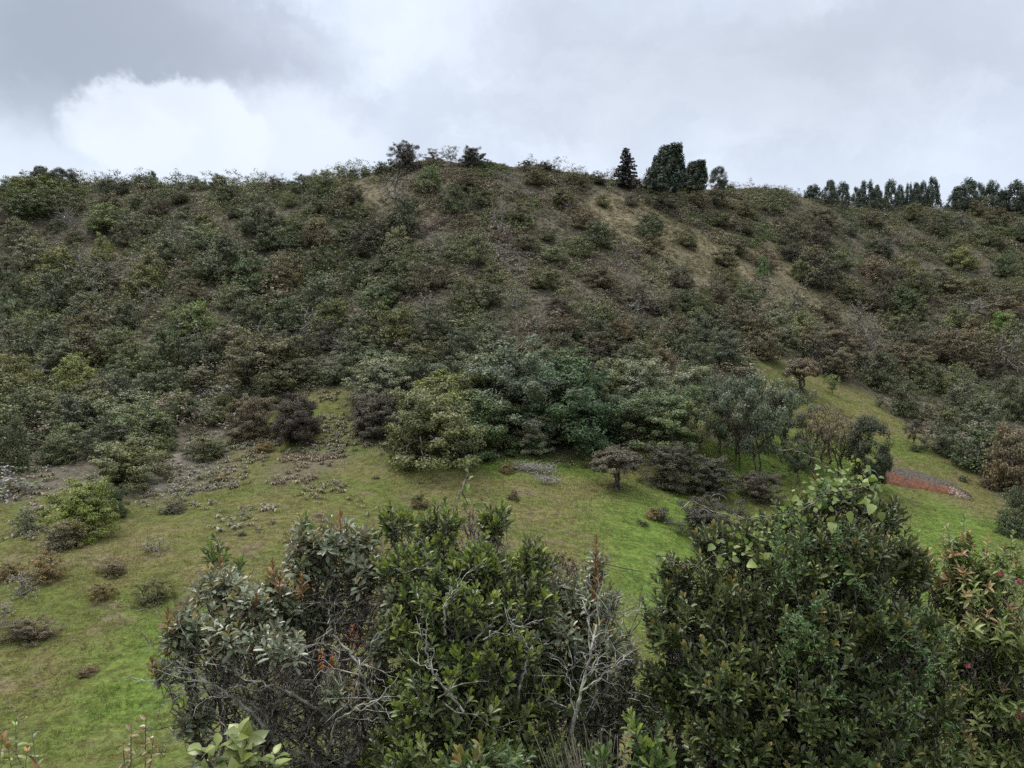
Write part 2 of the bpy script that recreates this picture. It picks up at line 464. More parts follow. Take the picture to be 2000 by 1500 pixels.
mk_meadow = mask([MEADOW], XX, YY, 1.5, 2.0); mk_meadow[(YY < 34)] = 1
mk_green = mask(GREENS, XX, YY, 2.5, 3, 1)
mk_tan = mask(TAN, XX, YY, 3, 6, 2)
mk_fern = mask(BRACKEN, XX, YY, 1.5, 3, 3)
mk_scar = mask(SCAR, XX, YY, 0.5, 0.6, 4)

ny, nx = XX.shape
mb = MB()
idx = np.arange(nx * ny).reshape(ny, nx)
F = np.stack([idx[:-1, :-1], idx[:-1, 1:], idx[1:, 1:], idx[1:, :-1]], -1).reshape(-1, 4)
mb.add(np.stack([XX, YY, ZZ], -1), F)
gm, t, p, o_ = newmat('hill_ground')
geo = N(t, 'ShaderNodeNewGeometry'); POS = geo.outputs['Position']
def attr(nm):
    a = N(t, 'ShaderNodeAttribute', attribute_name=nm); return a.outputs['Fac']
nA = noise(t, POS, 0.12, 5, 0.6); nB = noise(t, POS, 0.9, 5, 0.65); nC = noise(t, POS, 5.0, 4, 0.7); nD = noise(t, POS, 0.35, 4, 0.6)
stretch = vmath(t, 'MULTIPLY', POS, (1.0, 2.6, 2.6)).outputs[0]
nE = noise(t, stretch, 0.55, 5, 0.65); nF = noise(t, stretch, 2.2, 4, 0.7)
hill = mixc(t, maprange(t, nB, 0.35, 0.68), (0.082, 0.071, 0.053), (0.155, 0.134, 0.104))
hill = mixc(t, maprange(t, nD, 0.45, 0.7, 0, .5), hill, (0.13, 0.108, 0.08))
hill = mixc(t, maprange(t, noise(t, POS, 1.3, 5, 0.8), 0.42, 0.60, 0, .85), hill, (0.030, 0.030, 0.018))
hill = mixc(t, maprange(t, noise(t, POS, 2.1, 3, 0.8), 0.56, 0.70, 0, .8), hill, (0.19, 0.17, 0.12))
tanc = mixc(t, maprange(t, nB, 0.35, 0.65), (0.115, 0.100, 0.058), (0.195, 0.165, 0.105))
hill = mixc(t, attr('tan'), hill, tanc)
olive = mixc(t, maprange(t, nE, 0.34, 0.62), (0.124, 0.143, 0.036), (0.172, 0.155, 0.066))
olive = mixc(t, maprange(t, nA, 0.40, 0.62, 0, 0.8), olive, (0.108, 0.140, 0.034))
brownp = mixc(t, maprange(t, nF, 0.3, 0.7), (0.14, 0.105, 0.072), (0.23, 0.185, 0.13))
olive = mixc(t, fmath(t, 'MULTIPLY', maprange(t, nD, 0.53, 0.66), 0.65), olive, brownp)
grn = mixc(t, maprange(t, nE, 0.3, 0.65), (0.080, 0.145, 0.026), (0.15, 0.21, 0.044))
grn = mixc(t, maprange(t, nD, 0.56, 0.78, 0, 0.7), grn, (0.15, 0.15, 0.05))
mead = mixc(t, attr('green'), olive, grn)
mead = mixc(t, maprange(t, noise(t, POS, 1.6, 5, 0.75), 0.42, 0.62, 0.0, 0.95), mead, mixc(t, 1.0, mead, (0.62, 0.52, 0.55), 'MULTIPLY'))
mead = mixc(t, maprange(t, nC, 0.35, 0.7, 0.0, 0.7), mead, mixc(t, 1.0, mead, (0.40, 0.42, 0.42), 'MULTIPLY'))
cc = mixc(t, attr('meadow'), hill, mead)
fern = mixc(t, maprange(t, nC, 0.35, 0.65), (0.070, 0.062, 0.045), (0.145, 0.132, 0.105))
cc = mixc(t, fmath(t, 'MULTIPLY', attr('fern'), 0.75), cc, fern)
scar = mixc(t, maprange(t, nC, 0.4, 0.65), (0.13, 0.115, 0.10), (0.23, 0.205, 0.185))
cc = mixc(t, attr('scar'), cc, scar)
link(t, cc, p.inputs['Base Color']); setin(p, 'Roughness', 0.95); setin(p, 'Specular IOR Level', 0.1)
bp = N(t, 'ShaderNodeBump'); bp.inputs['Strength'].default_value = 0.9; bp.inputs['Distance'].default_value = 0.34
hh = fmath(t, 'ADD', fmath(t, 'MULTIPLY', nF, 0.7), fmath(t, 'MULTIPLY', nC, 0.45))
link(t, hh, bp.inputs['Height']); link(t, bp.outputs[0], p.inputs['Normal'])
ground = mb.build('hillside_ground', [gm]); tag(ground, kind='structure')
for nm, a in (('meadow', mk_meadow), ('green', mk_green), ('tan', mk_tan), ('fern', mk_fern), ('scar', mk_scar)):
    at = ground.data.attributes.new(nm, 'FLOAT', 'POINT'); at.data.foreach_set('value', a.ravel().astype(np.float32))

# red earth cut in the right-hand slope: raised lip, grey turf edge with overhang shadow in its colour, bare red face
def earth_bank():
    top = [hit(u, v) for u, v in ((1716, 914), (1738, 914), (1770, 920), (1810, 930), (1850, 944), (1880, 962), (1897, 976))]
    low = [hit(u, v) for u, v in ((1716, 942), (1738, 946), (1770, 953), (1810, 958), (1850, 966), (1880, 974), (1897, 979))]
    top = np.array(top); low = np.array(low); n = 120; m = 26
    s = np.linspace(0, 6, n); n_ = n; T = np.stack([np.interp(s, range(7), top[:, k]) for k in range(3)], 1); Lw = np.stack([np.interp(s, range(7), low[:, k]) for k in range(3)], 1)
    q = np.linspace(0, 1, m)
    V = np.zeros((n, m, 3))
    for i in range(n):
        for j in range(m):
            pt = T[i] * (1 - q[j]) + Lw[i] * q[j]
            z = float(hgt(pt[0], pt[1]))
            lift = 0.16 + 0.26 * math.sin(min(1, (1 - q[j]) * 1.15) * math.pi / 2)
            if j == 0: lift = -0.3
            if j == m - 1: lift = -0.15
            V[i, j] = (pt[0] + rng.normal() * .05, pt[1] + rng.normal() * .07, z + lift + rng.normal() * 0.05)
    ii = np.arange(n * m).reshape(n, m)
    F = np.stack([ii[:-1, :-1], ii[:-1, 1:], ii[1:, 1:], ii[1:, :-1]], -1)
    mi = np.zeros((n - 1, m - 1), np.int32)
    for i in range(n - 1):
        for j in range(m - 1):
            lim = 11.5 + 2 * math.sin(i * .21) + rng.normal() * 1.2
            mi[i, j] = 1 if j < lim else (2 if s[i] > 4.4 + rng.normal() * .35 else 0)
    b = MB(); b.add(V, F.reshape(-1, 4), mi.ravel())
    red, t, p, o = newmat('red_earth'); g = N(t, 'ShaderNodeNewGeometry')
    nz = noise(t, vmath(t, 'MULTIPLY', g.outputs['Position'], (1, 1, .4)).outputs[0], 1.3, 6, 0.8)
    link(t, mixc(t, maprange(t, nz, 0.35, 0.65), (0.050, 0.017, 0.006), (0.105, 0.036, 0.011)), p.inputs['Base Color']); setin(p, 'Roughness', 0.95)
    gry, t, p, o = newmat('shaded_turf_edge'); g = N(t, 'ShaderNodeNewGeometry')
    nz = noise(t, vmath(t, 'MULTIPLY', g.outputs['Position'], (5, 5, .8)).outputs[0], 1.6, 4, 0.7)
    link(t, mixc(t, maprange(t, nz, 0.35, 0.65), (0.014, 0.011, 0.008), (0.085, 0.068, 0.052)), p.inputs['Base Color']); setin(p, 'Roughness', 0.95)  # grey turf, darkened to paint in the shadow under the overhang
    o = b.build('earth_bank', [red, gry, barkmat('pale_rubble', (.10, .075, .06), (.24, .20, .165), 4)]); tag(o, kind='structure')
earth_bank()

# ------------------------------------------------------------------ far foliage builders
def clump_leaves(b, C, rad, nper, size, centre, mat=0, flat=0.75, upw=0.45):
    n = len(C)
    cc = np.repeat(C, nper, 0); rr = np.repeat(np.broadcast_to(rad, (n,)), nper)[:, None]
    d = unit(rng.normal(size=(n * nper, 3))); q = rng.random((n * nper, 1)) ** 0.4
    P = cc + d * q * rr * np.array([1, 1, flat])
    nn = unit(unit(P - centre) * 0.5 + d * 0.7 + np.array([0, 0, upw]) + rng.normal(size=d.shape) * 0.45)
    s = size * (0.6 + 0.8 * rng.random(n * nper))
    V, F = leaf_quads(P, nn, s, s * 0.55)
    b.add(V, F, mat)
def dome_points(n, cz=0.0, low=0.05, squash=1.0, lop=0.15):
    """clump centres on an uneven dome of width 1 and height 1"""
    o = []
    lobes = [(rng.normal() * .16, rng.normal() * .16, .30 + rng.random() * .12) for _ in range(3)] + [(0, 0, .38)]
    while len(o) < n:
        lx, ly, lr = lobes[rng.integers(len(lobes))]
        d = unit(rng.normal(size=3)); d[2] = abs(d[2]) * 1.1 - 0.12
        q = 0.70 + 0.30 * rng.random()
        p = np.array([lx + d[0] * lr * q, ly + d[1] * lr * q, low + max(0, d[2]) ** .8 * q * (0.75 + lr * .45)])
        o.append(p)
    return np.array(o)

# shrub templates: width 1, height 1, one mesh each (stems and leaves), too small in the photo to show parts
def shrub_template(n_cl, nper, leaf, crad, airy=False):
    b = MB()
    C = dome_points(n_cl)
    clump_leaves(b, C, crad * (0.7 + 0.6 * rng.random(len(C))), nper, leaf, np.array([0, 0, 0.35]), 0)
    clump_leaves(b, np.array([[0, 0, .3], [.15, .1, .2], [-.15, -.05, .25]]), .30, nper * 7, leaf * 1.3, np.array([0, 0, 0.1]), 0)
    P, Rr = grow((0, 0, -0.15), C[::2], 0.006, 0.25, 0.4, 0.06, 4)
    tubes(b, P, Rr, 4, 1)
    k = 24                                      # stray sprigs break the outline
    ix = rng.integers(0, len(C), k); d = unit(C[ix] - np.array([0, 0, .2]) + rng.normal(size=(k, 3)) * .15)
    clump_leaves(b, C[ix] + d * crad * 1.1, crad * .35, max(4, nper // 8), leaf, np.array([0, 0, 0.3]), 0)
    return b.mesh('shrub', [M_far, M_bark], smooth=False)
SHR = [shrub_template(85, 95, 0.0165, 0.095) for _ in range(6)] + [shrub_template(120, 75, 0.015, 0.075) for _ in range(5)]
AIRY = []
def airy_template():
    b = MB(); C = dome_points(46)
    clump_leaves(b, C, 0.075, 12, 0.020, np.array([0, 0, 0.3]), 0)
    P, Rr = grow((0, 0, -0.12), np.vstack([C, dome_points(40)]), 0.0055, 0.22, 0.4, 0.07, 4)
    tubes(b, P, Rr, 4, 1)
    return b.mesh('shrub', [M_far, M_palebark], smooth=False)
AIRY = [airy_template() for _ in range(2)]

CODE = {  # look words, base colour
 'D': ('dark green', (0.030, 0.047, 0.020)), 'G': ('mid green', (0.050, 0.078, 0.026)), 'O': ('olive green', (0.078, 0.088, 0.032)),
 'Y': ('yellow green', (0.115, 0.130, 0.032)), 'B': ('brownish', (0.085, 0.066, 0.042)), 'R': ('rusty orange', (0.110, 0.074, 0.026)),
 'S': ('silver grey', (0.190, 0.185, 0.170)), 'K': ('blackish brown', (0.040, 0.036, 0.026)), 'L': ('fresh light green', (0.085, 0.125, 0.036)),
 'T': ('blue green', (0.052, 0.072, 0.046)), 'P': ('pale grey green', (0.105, 0.118, 0.078))}
LM = [('the brown tree on the hilltop', 790, 300), ('the domed bush on the crest', 920, 312), ('the dark pointed pine', 1222, 335), ('the tall slant-topped cypress', 1295, 330),
      ('the small bright conifer mid-slope', 1490, 525), ('the bright upright shrub at right', 1960, 635), ('the leafless grey tree', 137, 440), ('the pale earth scar', 665, 722),
      ('the lone umbrella tree', 1205, 905), ('the black round meadow bush', 585, 815), ('the red earth bank', 1810, 940), ('the little green sapling', 1625, 745),
      ('the conifers on the left ridge', 95, 350), ('the yellow green meadow tree', 165, 995), ('the silvery grove-top tree', 1235, 745), ('the grey bracken patch mid-hill', 970, 512),
      ('the two tiny ridge trees', 1503, 372), ('the big olive scar-side bush', 540, 700), ('the long row of ridge conifers', 1790, 385), ('the bracken in the left gully', 235, 545),
      ('the bracken strip by the path', 430, 800)]
pending = []   # shrubs waiting for a label: (obj, code, u, v, noun)
used_lm = set()
def place_shrub(u, v, wpx, hpx, code, label=None, group='shrubs scattered over the hillside', noun='shrub', world=None, tpl=None):
    pt = hit(u, v) if world is None else world
    k = pt[1] / FPX
    me = tpl or (random.choice(AIRY) if (code == 'S' or random.random() < .06) else random.choice(SHR))
    o = bpy.data.objects.new('shrub', me); COL.objects.link(o)
    o.location = (pt[0], pt[1], pt[2] - 0.1)
    o.rotation_euler = (0, 0, random.random() * 6.28)
    wd = wpx * k * 1.0; ht = hpx * k
    o.scale = (wd, wd, ht)
    c = np.array(CODE[code][1]) * 0.72 + np.array([.068, .072, .040]) * 0.42
    c = c * (0.72 + 0.5 * random.random()) * (1 + (rng.random(3) - .5) * 0.12)
    o.color = (*c, 1)
    tag(o, label, 'shrub', group)
    if label is None: pending.append((o, code, u, v - hpx * .5, noun))
    return o
def ordinal(i): return ['closest', 'second closest', 'third closest', 'fourth closest', 'fifth closest', 'sixth closest', 'seventh closest', 'eighth closest', 'ninth closest', 'tenth closest', 'eleventh closest', 'twelfth closest'][i]
def label_pending():
    groups = {}
    for it in pending:
        o, code, u, v, noun = it
        best = min(LM, key=lambda l: math.hypot(l[1] - u, (l[2] - v)))
        dx, dy = u - best[1], v - best[2]; a = math.degrees(math.atan2(-dy, dx)) % 360
        dn = ['to the right of', 'up and right of', 'uphill from', 'up and left of', 'to the left of', 'down and left of', 'downhill from', 'down and right of'][int(((a + 22.5) % 360) // 45)]
        groups.setdefault((code, dn, best[0], noun), []).append((math.hypot(dx, dy), o))
    for (code, dn, lm, noun), lst in groups.items():
        lst.sort(key=lambda q: q[0])
        for i, (d, o) in enumerate(lst):
            lk = CODE[code][0]
            if len(lst) == 1: o['label'] = f'only {lk} {noun} just {dn} {lm}'
            elif i < 12: o['label'] = f'{ordinal(i)} {lk} {noun} {dn} {lm}'
            else: o['label'] = f'far {lk} {noun} {dn} {lm}'

# ------------------------------------------------------------------ hillside shrubs placed from the photograph
S = '''30 384 60 34 O|100 392 85 34 Y|60 425 90 40 G|130 415 70 34 O|8 452 30 36 K|210 382 36 26 D|242 378 24 18 K|350 395 45 20 B|272 408 36 20 D|310 418 40 25 B
205 450 75 36 L|247 476 44 38 K|203 505 38 36 Y|355 478 66 46 T|385 370 36 20 O|430 372 36 24 O|458 368 16 16 O|445 392 46 22 D|535 376 36 22 K|585 376 42 24 G|630 380 46 32 G|692 396 40 28 K
510 452 72 46 T|525 488 54 30 D|300 545 62 42 O|285 575 66 44 Y|280 615 64 50 O|112 540 76 42 Y|170 540 80 44 O|22 605 50 54 D|110 610 84 58 D|186 592 66 46 Y|246 640 56 36 D|180 655 64 42 B
395 650 70 46 L|430 540 96 58 D|500 568 80 50 G|350 650 60 40 G|60 520 70 40 P|40 480 70 38 P|330 520 60 40 T|400 490 70 40 P|480 640 70 44 D|560 640 80 50 D|620 600 70 50 T|560 560 70 44 B
640 540 70 46 G|700 500 60 42 K|620 480 60 40 B|700 560 60 40 G|150 765 76 54 Y|35 775 70 60 Y|60 840 80 60 D|255 838 100 54 P|350 818 56 42 G|340 770 70 46 D|250 780 70 44 T|25 915 60 80 D
330 880 28 22 L|90 700 80 56 D|170 710 70 50 B|30 690 60 50 P|240 710 70 48 O|310 720 80 60 G|400 720 80 56 D|460 700 70 50 B|450 600 60 36 P|380 590 50 30 B|130 850 90 60 T|200 890 80 50 D
110 900 70 40 O|20 640 60 44 T|60 655 50 38 O|80 760 60 44 T|775 392 62 44 K|835 372 46 36 G|886 414 52 40 D|975 452 48 48 K|790 452 66 50 D|925 512 62 42 O|860 500 60 34 O|735 470 56 34 K
1135 500 50 28 O|1140 445 56 26 B|1165 478 62 34 D|1300 408 50 22 K|1268 462 56 34 D|1100 400 50 22 O|1050 360 50 22 B|1130 362 46 18 B|1165 358 36 14 K|985 350 40 18 G|900 370 60 24 B|940 400 50 24 O
1010 430 50 24 B|1180 560 60 30 B|1240 600 60 34 K|1210 520 50 26 O|1330 560 50 28 K|1060 560 60 32 O|1010 600 60 36 G|905 600 66 44 O|850 560 60 40 B|780 570 70 46 D|730 620 70 46 G|775 668 80 52 Y
700 680 70 50 D|850 660 70 46 D|640 680 60 44 K|900 700 66 44 T|960 680 60 40 P|1100 660 60 34 B|1160 700 60 38 K|1210 660 56 34 B|1270 700 60 38 O|1320 660 56 34 B|1050 640 50 30 K|590 700 50 40 D
1395 402 46 22 K|1550 452 40 20 G|1600 486 52 40 K|1545 508 52 46 K|1663 458 28 24 T|1720 494 46 24 T|1760 480 44 22 O|1835 460 46 32 D|1888 524 52 32 Y|1600 562 92 56 K|1560 545 34 34 L
1745 578 56 46 K|1712 604 62 36 K|1672 642 62 42 K|1620 628 44 32 B|1890 628 92 40 D|1960 606 56 34 K|1790 625 56 34 O|1370 665 52 42 T|1410 705 60 50 T|1500 700 74 44 B|1750 650 62 34 O|1895 668 64 34 B
1820 700 74 40 B|1600 715 60 44 K|1675 705 72 52 K|1640 735 70 44 B|1728 762 72 56 D|1765 808 56 50 D|1800 756 56 46 O|1862 768 64 40 L|1832 838 60 42 O|1922 846 84 54 T|1880 712 92 52 B|1962 728 84 62 K
1846 886 52 46 T|1920 915 112 62 G|1970 955 84 92 B|1785 700 64 44 K|1700 668 60 40 O|1985 815 60 60 D|1880 800 60 44 P|1975 1040 60 66 D|1990 680 50 44 P|1860 640 50 30 O|1440 640 56 40 B|1460 600 50 34 G
1560 660 56 38 O|1520 630 50 34 P|1400 590 50 32 B|1430 560 46 26 O|1370 610 50 34 O|1700 540 50 28 B|1770 540 50 30 O|1830 560 50 30 P|1930 480 50 28 O|1960 540 50 32 G|1700 440 44 22 B|1780 430 44 22 O
1880 440 44 22 K|1950 440 50 24 B|1450 420 40 20 B|1500 410 40 20 O|1400 440 44 22 O|1340 480 44 24 O|1640 520 44 26 G|1985 590 40 36 O|1340 700 60 50 D|1300 740 60 44 B|1360 730 60 44 T'''
cnt = 0
placed = []
for line in S.split('\n'):
    for e in line.split('|'):
        a = e.split(); u, v, w_, h_ = map(float, a[:4])
        place_shrub(u, v + h_ * .08, w_ * 1.30, h_ * 1.65, a[4]); placed.append((u, v)); cnt += 1
# fill up to about 300 single shrubs where the photograph is bushy
def zone_code(u, v):
    r = random.random()
    if u < 700 and v > 430: return random.choice('DDDGGOOOYTPPBK' if v > 560 else 'PPOOGTDBKY')
    if u < 760: return random.choice('OOGBKDP')
    if v > 640 and u < 1450: return random.choice('DTGBPKO')
    if u < 1450: return random.choice('BBBOOKPBG')
    if v > 620: return random.choice('KBPTDOTPB')
    return random.choice('KBBOOPG')
tries = 0
while cnt < 322 and tries < 5000:
    tries += 1
    u = random.uniform(-20, 2020); v = random.uniform(400, 900)
    if u > 700 and v > 740: continue
    if 760 < u < 1400 and random.random() < .55: continue
    if min(math.hypot((u - a) , (v - b) * 1.5) for a, b in placed) < 38: continue
    pt = hit(u, v)
    if inpoly(np.array(pt[0]), np.array(pt[1]), MEADOW): continue
    if any(inpoly(np.array(pt[0]), np.array(pt[1]), q) for q in BRACKEN + SCAR) and random.random() < .8: continue
    s_ = (34 + (v - 400) * 0.09) * random.uniform(.75, 1.25)
    place_shrub(u, v, s_ * 1.45, s_ * random.uniform(.8, 1.1), zone_code(u, v)); placed.append((u, v)); cnt += 1

# ------------------------------------------------------------------ low scrub, bracken, grass (uncountable)
def scrub_mats():
    out = []
    for nm, c, h in (('scrub_olive', (0.105, 0.108, 0.050), (0.165, 0.16, 0.08)), ('scrub_brown', (0.125, 0.095, 0.070), (0.20, 0.155, 0.12)),
                     ('scrub_dark', (0.062, 0.066, 0.040), (0.10, 0.105, 0.06)), ('scrub_straw', (0.17, 0.15, 0.095), (0.25, 0.22, 0.15)), ('scrub_green', (0.075, 0.095, 0.038), (0.125, 0.145, 0.058)),
                     ('scrub_grey', (0.16, 0.145, 0.14), (0.26, 0.245, 0.24)), ('scrub_mauve', (0.13, 0.095, 0.088), (0.20, 0.155, 0.145))):
        out.append(leafmat(nm, c, h, rough=0.65, trans=0.12, var=0.6, nscale=0.25))
    return out
SM = scrub_mats()
def tile(b, tv, pts, scl, mats, rot=True):
    """copies of a small cluster of leaf quads at many points, as one mesh"""
    n = len(pts); k = len(tv)
    a = rng.random(n) * 6.283; c, s = np.cos(a)[:, None], np.sin(a)[:, None]
    x = tv[None, :, 0] * c - tv[None, :, 1] * s; y = tv[None, :, 0] * s + tv[None, :, 1] * c
    V = np.stack([x * scl[:, :1], y * scl[:, :1], np.broadcast_to(tv[None, :, 2], x.shape) * scl[:, 1:2]], -1) + pts[:, None, :]
    F = np.arange(n * k).reshape(-1, 4)
    b.add(V, F, np.repeat(mats, k // 4))
def scrub():
    n = 360000
    x = rng.uniform(-170, 235, n); y = rng.uniform(70, 330, n)
    z = hgt(x, y); u, v = project(x, y, z)
    ok = (u > -60) & (u < 2060) & (v > 300) & (v < 1010)
    # not on back slopes
    zf = hgt(x * (1 - 4 / y), y - 4)
    ok &= (z - z * 0 - zf) > -0.6 + 4 * (z / y)*0.0
    ok &= ((z - zf) / 4 - z / y) > -0.15
    md = inpoly(x, y, MEADOW)
    ok &= ~md
    sc_ = mask(SCAR, x, y, .3, .3); ok &= sc_ < .4
    tn = mask(TAN, x, y, 3, 6, 2); ok &= ~((tn > .5) & (rng.random(n) > .96))
    keep = rng.random(n) < np.clip(y / 200, .5, 1) * np.where((u > 760) & (u < 1500) & (v < 700), 1.0, np.where(u < 760, .42, .55))
    ok &= keep
    x, y, z, u, v, tn = (q[ok] for q in (x, y, z, u, v, tn))
    n = len(x)
    fn = mask(BRACKEN, x, y, 1, 2, 3)
    patch = fbm(x, y, 22, 3, 60); p2 = fbm(x, y, 9, 3, 70)
    m = np.where(patch > .55, 0, np.where(patch > .42, 1, 2))
    left = (u < 720)
    m = np.where(left & (m == 1) & (rng.random(n) < .7), 4, m)
    mid = (u > 760) & (u < 1400) & (v < 640)
    m = np.where(mid & (m != 1) & (rng.random(n) < .6), 1, m)
    m = np.where(mid & (p2 > .5) & (rng.random(n) < .7), 6, m); right = (u > 1450) & (v < 600); m = np.where(right & (rng.random(n) < .45), 0, m); m = np.where((p2 > .62), 3, m); m = np.where((p2 < .36), 4, m)
    m = np.where(rng.random(n) < .18, rng.integers(0, 5, n), m)
    m = np.where((fn > .5) & (rng.random(n) < .55), 5, m); m = np.where((tn > .5) & (rng.random(n) < .8), 3, m)
    hs = 0.72 * np.clip(0.45 + 5.0 * np.clip(fbm(x, y, 7, 3, 80) - .38, 0, 1) * 1.3, .5, 2.0) * (0.55 + .75 * rng.random(n))
    hs = np.where(mid, hs * .80, hs); hs = np.where(tn > .5, hs * .6, hs); hs = np.where(fn > .5, hs * .95, hs)
    ws = hs * (1.1 + .8 * rng.random(n)) + .45
    b = MB()
    for T in range(4):
        tb = MB(); C = dome_points(6, low=.0)
        clump_leaves(tb, C, 0.28, 9, 0.080, np.array([0, 0, .1]), upw=.2)
        tv = np.concatenate(tb.v)
        sel = np.arange(n) % 4 == T
        tile(b, tv, np.stack([x, y, z - .1], 1)[sel], np.stack([ws, hs], 1)[sel], m[sel].astype(np.int32))
    # bushes beyond the ones that stand as single objects
    tms = []
    for T in range(6):
        tb = MB(); C = dome_points(38)
        clump_leaves(tb, C, 0.12, 14, 0.030, np.array([0, 0, .2])); tms.append(np.concatenate(tb.v))
    k = 7500; bx = rng.uniform(-160, 230, k); by = rng.uniform(85, 320, k); bu, bv = project(bx, by, hgt(bx, by))
    good = (bu > -40) & (bu < 2040) & (bv > 330) & (bv < 900) & ~inpoly(bx, by, MEADOW) & (mask(SCAR + TAN + BRACKEN, bx, by, .5, 2) < .5)
    pd = np.where(bu < 760, .85, np.where((bu < 1450) & (bv < 620), .28, .6)); good &= rng.random(k) < pd
    bx, by, bu, bv = bx[good], by[good], bu[good], bv[good]
    kp = []
    for q in range(len(bx)):
        if all((bx[q] - bx[r]) ** 2 + (by[q] - by[r]) ** 2 > 8.5 for r in kp): kp.append(q)
    kp = np.array(kp); bx, by, bu, bv = bx[kp], by[kp], bu[kp], bv[kp]; k = len(kp)
    wd = np.where(bu < 760, rng.uniform(2.8, 7.2, k), rng.uniform(2.2, 5.6, k)); ht = wd * rng.uniform(.65, 1.0, k)
    bm = np.where(bu < 760, rng.choice([0, 2, 4, 4, 2, 0, 1], k), rng.choice([2, 1, 0, 2, 6, 4], k)).astype(np.int32)
    for T in range(6):
        q = np.arange(k) % 6 == T
        tile(b, tms[T], np.stack([bx, by, hgt(bx, by) - .15], 1)[q], np.stack([wd, ht], 1)[q], bm[q])
    print('DOMES', k)
    o = b.build('hillside_scrub', SM, smooth=False)
    tag(o, 'low mixed brown and olive scrub covering the hillside between the shrubs', 'scrub', kind='stuff')
scrub()

def fronds():
    """arching dead bracken fronds in grey and pinkish brown patches"""
    n = 60000
    x = rng.uniform(-130, 150, n); y = rng.uniform(55, 180, n)
    fn = mask(BRACKEN, x, y, 1, 2.5, 3)
    ok = (fn > .3) & (fbm(x, y, 4, 2, 90) > np.where(y > 72, .42, .54)) & (rng.random(n) < .5 + .5 * (y > 90))
    x, y = x[ok], y[ok]
    # thin scatter over the upper meadow
    e = []
    for (uu, vv, su, sv, k) in ((600, 930, 50, 22, 150), (650, 900, 40, 15, 60), (560, 1000, 100, 20, 30), (460, 1010, 60, 20, 30), (30, 1000, 60, 30, 220), (700, 860, 60, 30, 160), (1480, 940, 60, 12, 80), (430, 960, 70, 20, 200), (1180, 905, 60, 8, 60),
                              (650, 800, 50, 40, 160), (520, 800, 50, 30, 260), (640, 850, 50, 25, 90), (470, 860, 40, 30, 300)):
        for _ in range(k):
            pt = hit(uu + random.gauss(0, su), vv + random.gauss(0, sv))
            if vnoise(pt[0], pt[1], 3.5, 7) > .5: e.append(pt[:2])
    e = np.array(e); x = np.concatenate([x, e[:, 0]]); y = np.concatenate([y, e[:, 1]])
    z = hgt(x, y); n = len(x)
    b = MB(); kf = 7
    base = np.repeat(np.stack([x, y, z], 1), kf, 0); N_ = len(base)
    a = rng.random(N_) * 6.283; d = np.stack([np.cos(a), np.sin(a), np.zeros(N_)], 1)
    L = (0.22 + 0.30 * rng.random(N_))[:, None]; side = np.cross(d, [0, 0, 1.]); wd = L * .16
    up = np.array([0, 0, 1.])
    p0 = base; p1 = base + d * L * .35 + up * L * .55; p2 = base + d * L * .8 + up * L * .6; p3 = base + d * L * 1.15 + up * L * .25
    V = np.stack([p0 - side * wd * .15, p0 + side * wd * .15, p1 + side * wd, p1 - side * wd, p2 + side * wd * .9, p2 - side * wd * .9, p3 + side * wd * .2, p3 - side * wd * .2], 1)
    F = (np.array([[0, 1, 2, 3], [3, 2, 4, 5], [5, 4, 6, 7]])[None] + (np.arange(N_) * 8)[:, None, None]).reshape(-1, 4)
    pk = fbm(base[:, 0], base[:, 1], 10, 2, 33) + rng.normal(size=N_) * .08
    uu, vv = project(base[:, 0], base[:, 1], base[:, 2])
    mi = np.where((pk > .55) | ((uu > 540) & (vv > 890)), 1, 0); mi = np.where(rng.random(N_) < .25, 2, mi)
    b.add(V, F, np.repeat(mi, 3).astype(np.int32))
    # mounded clumps of fronds
    pk = rng.random(n) < np.where(y > 72, .5, .22); mx_, my_ = x[pk], y[pk]; k = len(mx_)
    tb = MB(); C = dome_points(9); clump_leaves(tb, C, .22, 12, .055, np.array([0, 0, .1])); ws = rng.uniform(.6, 1.6, k)
    mu, mv = project(mx_, my_, hgt(mx_, my_))
    tile(b, np.concatenate(tb.v), np.stack([mx_, my_, hgt(mx_, my_) - .05], 1), np.stack([ws, ws * rng.uniform(.35, .6, k)], 1), np.where((mu > 530) & (mv > 890), 1, rng.choice([0, 0, 1, 2, 2], k)).astype(np.int32))
    o = b.build('dead_bracken', [leafmat('bracken_grey', (0.12, 0.108, 0.09), (0.20, 0.18, 0.16), rough=.8, trans=.2, var=.8), leafmat('bracken_brown', (0.14, 0.10, 0.075), (0.22, 0.165, 0.135), rough=.8, trans=.2, var=.8),
                                 leafmat('bracken_green', (0.10, 0.115, 0.05), (0.17, 0.18, 0.09), rough=.8, trans=.2, var=.8)], smooth=True)
    tag(o, 'withered grey and pinkish bracken in drifts along the edge of the meadow', 'bracken', kind='stuff')
fronds()

